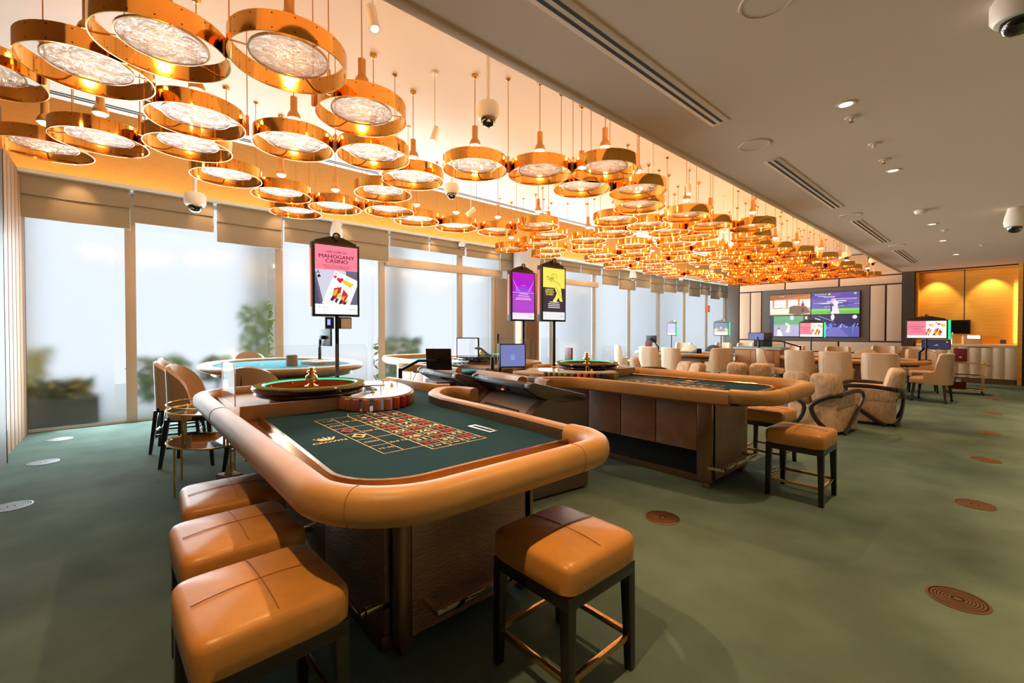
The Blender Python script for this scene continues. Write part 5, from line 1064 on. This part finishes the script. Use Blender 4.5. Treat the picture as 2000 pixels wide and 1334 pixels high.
for lab, x, y in (('curved card table with green felt at right, before the television wall', -2.45, 12.75), ('curved card table with green felt by the far windows', -6.35, 12.3)):
    t = thing('card_table', lab, 'gaming table', (x, y, 0), 0, 'far card tables')
    MB().prism(oval(1.25, .62, 56, 2.6), .745, .765).build('playing_felt', 'felt_green', t)
    MB().sweep(oval(1.33, .70, 56, 2.6), ovalprof(.17, .10, .755), closed=True).build('padded_rim', 'rail_leather', t, angle=60)
    MB().prism(oval(1.22, .6, 40, 2.6), .66, .745).build('apron', 'dark_panel', t)
    MB().box(-.75, -.3, 0, .75, .3, .68).build('pedestal', 'hammered_panel', t, bevel=.02); MB().box(-.82, -.36, 0, .82, .36, .10).build('pedestal_base', 'polished_bronze', t, bevel=.01)
def shoe(lab, x, y, z, a):
    t = thing('card_shoe', lab, 'card shoe', (x, y, z), a, 'card shoes'); MB().add([(-.16, -.08, 0), (.16, -.08, 0), (.16, .08, 0), (-.16, .08, 0), (-.16, -.08, .14), (.12, -.08, .05), (.12, .08, .05), (-.16, .08, .14)], [(0, 3, 2, 1), (4, 5, 6, 7), (0, 1, 5, 4), (1, 2, 6, 5), (2, 3, 7, 6), (3, 0, 4, 7)]).build('housing', 'black_plastic', t, bevel=.008); MB().box(-.06, -.081, .04, .04, -.078, .055).build('indicator', 'led_green', t)
shoe('black card shoe on the right card table', -2.7, 12.95, .77, .2); shoe('black card shoe on the window card table', -6.0, 12.5, .77, 2.6); shoe('black card box at the right end of the right card table', -1.75, 12.7, .77, 3.0)
t = thing('round_back_chair', 'dealer chair with arched cream and black back behind the right card table', 'chair', (-2.35, 13.75, 0), pi, 'arched dealer chairs')
def arched(t, front):
    MB().prism([(-.28, .45)]+[(.28*cos(a), .72+.26*sin(a)) for a in [pi-pi*i/14 for i in range(15)]]+[(.28, .45)], -.05, 0).xf(lambda x, y, z: (x, z-.26, y)).build('backrest', front, t, bevel=.01)
    MB().cushion(0, 0, .42, .5, .5, .1, .03, .01, 5).build('seat', 'black_plastic', t); MB().lathe([(.24, 0), (.24, .03), (.03, .06), (.03, .43)], n=16).build('stem', 'black_metal', t)
arched(t, 'cream_leather')
t = thing('round_back_chair', 'dealer chair with arched black back at the window card table', 'chair', (-6.05, 13.5, 0), pi, 'arched dealer chairs'); arched(t, 'black_plastic')
t = thing('round_back_chair', 'dealer chair with arched tan back at the window card table', 'chair', (-6.75, 13.35, 0), pi, 'arched dealer chairs'); arched(t, 'cream_leather')
# service cabinet and trolleys
t = thing('service_cabinet', 'wooden service cabinet with glass top beside the window card table', 'cabinet', (-4.42, 12.95, 0))
MB().box(-.55, -.3, .04, .55, .3, .93).build('body', 'oak_box', t, bevel=.006); tp = MB().box(-.6, -.34, .93, .6, .34, .965).build('worktop', 'bronze_frame', t, bevel=.004); MB().box(-.58, -.32, .967, .58, .32, .98).build('glass_top', 'led_mint' if False else 'felt_blue', t)
for x in (-.27, .0, .27):
    dr = MB().box(x-.13, -.312, .08, x+.13, -.3, .90).build('door', 'oak_box', t, bevel=.003); MB().lathe([(.012, -.018), (.012, 0)], (x+.08, -.32, .62), 10).build('knob', 'black_metal', dr)
def trolley(lab, x, y, rz):
    t = thing('drinks_trolley', lab, 'trolley', (x, y, 0), rz, 'gold drinks trolleys')
    for z in (.10, .42, .70): 
        s = MB().box(-.3, -.2, z-.01, .3, .2, z).build('shelf', 'smoked_glass', t, bevel=.003); MB().tube([(-.3, -.2, z), (.3, -.2, z), (.3, .2, z), (-.3, .2, z)], .009, 6, closed=True).build('shelf_rim', 'brass', s)
    for sx in (-1, 1):
        for sy in (-1, 1): l = MB().cyl((sx*.28, sy*.18, .05), (sx*.28, sy*.18, .74), .010, 8).build('upright', 'brass', t); MB().tube([(sx*.28-.012, sy*.18, .028), (sx*.28+.012, sy*.18, .028)], .027, 12).build('wheel', 'black_plastic', l)
    MB().tube([(.3, -.17, .66), (.42, -.17, .66), (.42, .17, .66), (.3, .17, .66)], .010, 8).build('push_handle', 'brass', t)
trolley('gold drinks trolley with bottles beside the right card table', -4.95, 14.3, 0)
trolley('gold trolley with red menu and tissue box before the alcove counter', -.62, 14.35, .1)
def menu(lab, x, y, z, a):
    t = thing('menu_card', lab, 'menu', (x, y, z), a, 'burgundy menu stands'); MB().box(-.11, -.012, 0, .11, .012, .30).build('folder', 'burgundy', t, bevel=.004); PIC().circ(0, 0, .025, .018, lin(240, 210, 150)).build('emblem', 'printed_ink', ((0, -.0125, .1), (1, 0, 0), (0, 0, 1)), t)
menu('burgundy menu card on the window card table', -7.35, 12.2, .80, .1); menu('burgundy menu on the gold trolley in the middle', -4.75, 14.2, .72, 0); menu('burgundy menu on the gold trolley before the alcove', -.70, 14.4, .72, .1)
menu('burgundy menu seen through the left acrylic screen of the front table', -5.15, .98, .72, -.9); menu('burgundy menu behind the second roulette wheel', -4.30, 4.95, .885, -.4)
for i, (x, y) in enumerate(((-4.85, 14.22), (-5.0, 14.2), (-5.12, 14.3), (-4.9, 14.42))):
    o = MB().lathe([(0, 0), (.035, 0), (.037, .01), (.037, .13), (.014, .18), (.014, .23), (0, .23)], n=14).build('bottle', 'chrome'); o.location = (x, y, .42); tag(o, 'clear water bottle on the middle trolley shelf, %s' % ['front right', 'front left', 'rear left', 'rear right'][i], 'bottle', 'bottles on the trolley')
t = thing('tissue_box', 'brown tissue box on the lowest shelf of the alcove trolley', 'tissue box', (-.72, 14.3, .10)); MB().box(-.12, -.08, 0, .12, .08, .16).build('box', 'wheel_well', t, bevel=.004); MB().lathe([(.05, .16), (.03, .2), (.05, .23), (0, .25)], n=7).build('tissue', 'paper', t)
# ------------------------------------------------------------------ alcove counter
t = thing('alcove_counter', 'cream fluted buffet counter below the golden wall', 'counter', (-.75, 17.65, 0))
MB().box(-.95, -.2, 0, .92, .32, .14).build('plinth', 'brushed_bronze', t); MB().box(-1.0, -.26, .14, .94, .33, .99).build('body', 'buffet_front', t)
for k in range(9):
    x = -1.0+.2155*k; vs = [(x+.2155*q/6, -.26-.035*sin(pi*q/6)**.7, z) for z in (.14, .97) for q in range(7)]; vs += [(a, b+.05, c) for a, b, c in vs]
    fs = [(q, q+1, q+8, q+7) for q in range(6)]+[(14+q+7, 14+q+8, 14+q+1, 14+q) for q in range(6)]+[(q+7, q+8, 14+q+8, 14+q+7) for q in range(6)]+[(14+q, 14+q+1, q+1, q) for q in range(6)]+[(0, 7, 21, 14), (6, 20, 27, 13)]
    MB().add(vs, fs).build('flute_panel', 'buffet_front', t, angle=50)
MB().box(-1.0, -.32, .99, .95, .34, 1.05).build('worktop', 'buffet_top', t, bevel=.006)
for x in (-.6, .25): MB().box(x-.2, -.31, .968, x+.2, -.27, .985).build('pull_rail', 'polished_bronze', t)
t = thing('coffee_machine', 'small coffee machine on the alcove counter', 'coffee machine', (-.60, 17.66, 1.05)); MB().box(-.16, -.14, 0, .16, .14, .26).build('housing', 'oak_box', t, bevel=.01); MB().box(-.12, -.145, .16, .12, -.138, .24).build('display', 'bulb_down', t)
t = thing('sign_holder', 'tiny dark card holder at the right end of the counter', 'card holder', (-.06, 17.62, 1.05)); MB().box(-.06, -.03, 0, .06, .03, .02).build('foot', 'paper', t); MB().box(-.055, -.006, .02, .055, .006, .13).build('card', 'dark_panel', t)
o = MB().lathe([(0, 0), (.045, 0), (.045, .16), (.02, .24), (.02, .32), (0, .32)], n=16).build('bottle', 'chrome'); o.location = (-1.02, 17.66, 1.05); tag(o, 'glossy bottle on the left of the alcove counter', 'bottle')
t = thing('canister', 'pair of slim canisters beside the coffee machine', 'canister', (-.80, 17.66, 1.05)); MB().lathe([(.04, 0), (.04, .22), (.03, .26)], n=14).build('body', 'bronze_frame', t); MB().lathe([(.042, .22), (.03, .27), (0, .275)], n=14).build('lid', 'brass', t)
t = thing('wall_monitor', 'black switched-off monitor on the golden wall', 'monitor', (-.98, 17.95, 1.33)); MB().box(-.32, -.04, 0, .30, .03, .40).build('housing', 'black_plastic', t, bevel=.006); MB().box(-.30, -.042, .02, .28, -.039, .38).build('screen', 'camera_dome', t)
# exit sign in the far window line
t = thing('exit_sign', 'small orange sign on the far window post', 'sign', (-9.05, 20.03, 2.25)); MB().box(-.06, -.13, 0, .02, .13, .3).build('plate', 'exit_red', t, bevel=.004); MB().box(.02, -.05, .06, .024, .05, .24).build('pictogram', 'paper', t)
# ------------------------------------------------------------------ plants on the terrace, behind the frosted glass
def shrub(lab, x, y, z0, h, r, cols, n=240, box=None, seed=1):
    t = thing('terrace_plant', lab, 'plant', (x, y, 0), 0, 'terrace plants'); rr_ = random.Random(seed)
    if box: MB().box(-.30, -box/2, 0, .30, box/2, z0).build('planter', 'planter', t, bevel=.01)
    else: MB().cyl((0, 0, 0), (0, 0, z0+h*.5), .025, 8).build('stem', 'gap_brown', t)
    for ci, colr in enumerate(cols):
        m_ = MB()
        for k in range(n//len(cols)):
            a = rr_.uniform(0, 6.28); b = rr_.uniform(-1, 1); q = rr_.uniform(.4, 1); cx_, cy_, cz_ = r*.5*q*cos(a), r*q*sin(a), z0+h*.5+h*.5*b
            u_ = Vector((rr_.uniform(-1, 1), rr_.uniform(-1, 1), rr_.uniform(-.6, 1))).normalized()*.10; v_ = u_.cross(Vector((rr_.uniform(-1, 1), rr_.uniform(-1, 1), .3))).normalized()*.035; c0 = Vector((cx_, cy_, cz_))
            m_.add([c0-u_, c0+v_, c0+u_, c0-v_], [(0, 1, 2, 3)])
        o_ = m_.build('foliage', colr, t, smooth=False); o_['kind'] = 'stuff'
shrub('low planter with dark leaves and a yellow bloom, behind the leftmost window', -9.75, -.75, .40, .26, .42, ['leaf_dark', 'leaf_dark', 'leaf_yellow'], 300, 1.0, 1)
shrub('yellow leaved plant behind the leftmost window', -10.1, -1.15, .62, .55, .34, ['leaf_yellow', 'leaf_green'], 220, None, 2)
shrub('grey green bush behind the second window, left', -9.8, .55, .22, .75, .42, ['leaf_dark', 'leaf_green'], 320, None, 3)
shrub('tall light green plant behind the second window, right', -9.75, 2.0, .85, 1.15, .32, ['leaf_green'], 240, None, 4)
shrub('low green bush behind the second window post', -9.75, 1.35, .5, .45, .30, ['leaf_dark', 'leaf_green'], 200, None, 5)
shrub('broad green bush behind the fourth window', -9.8, 5.05, .30, .95, .62, ['leaf_green', 'leaf_dark'], 460, None, 6)
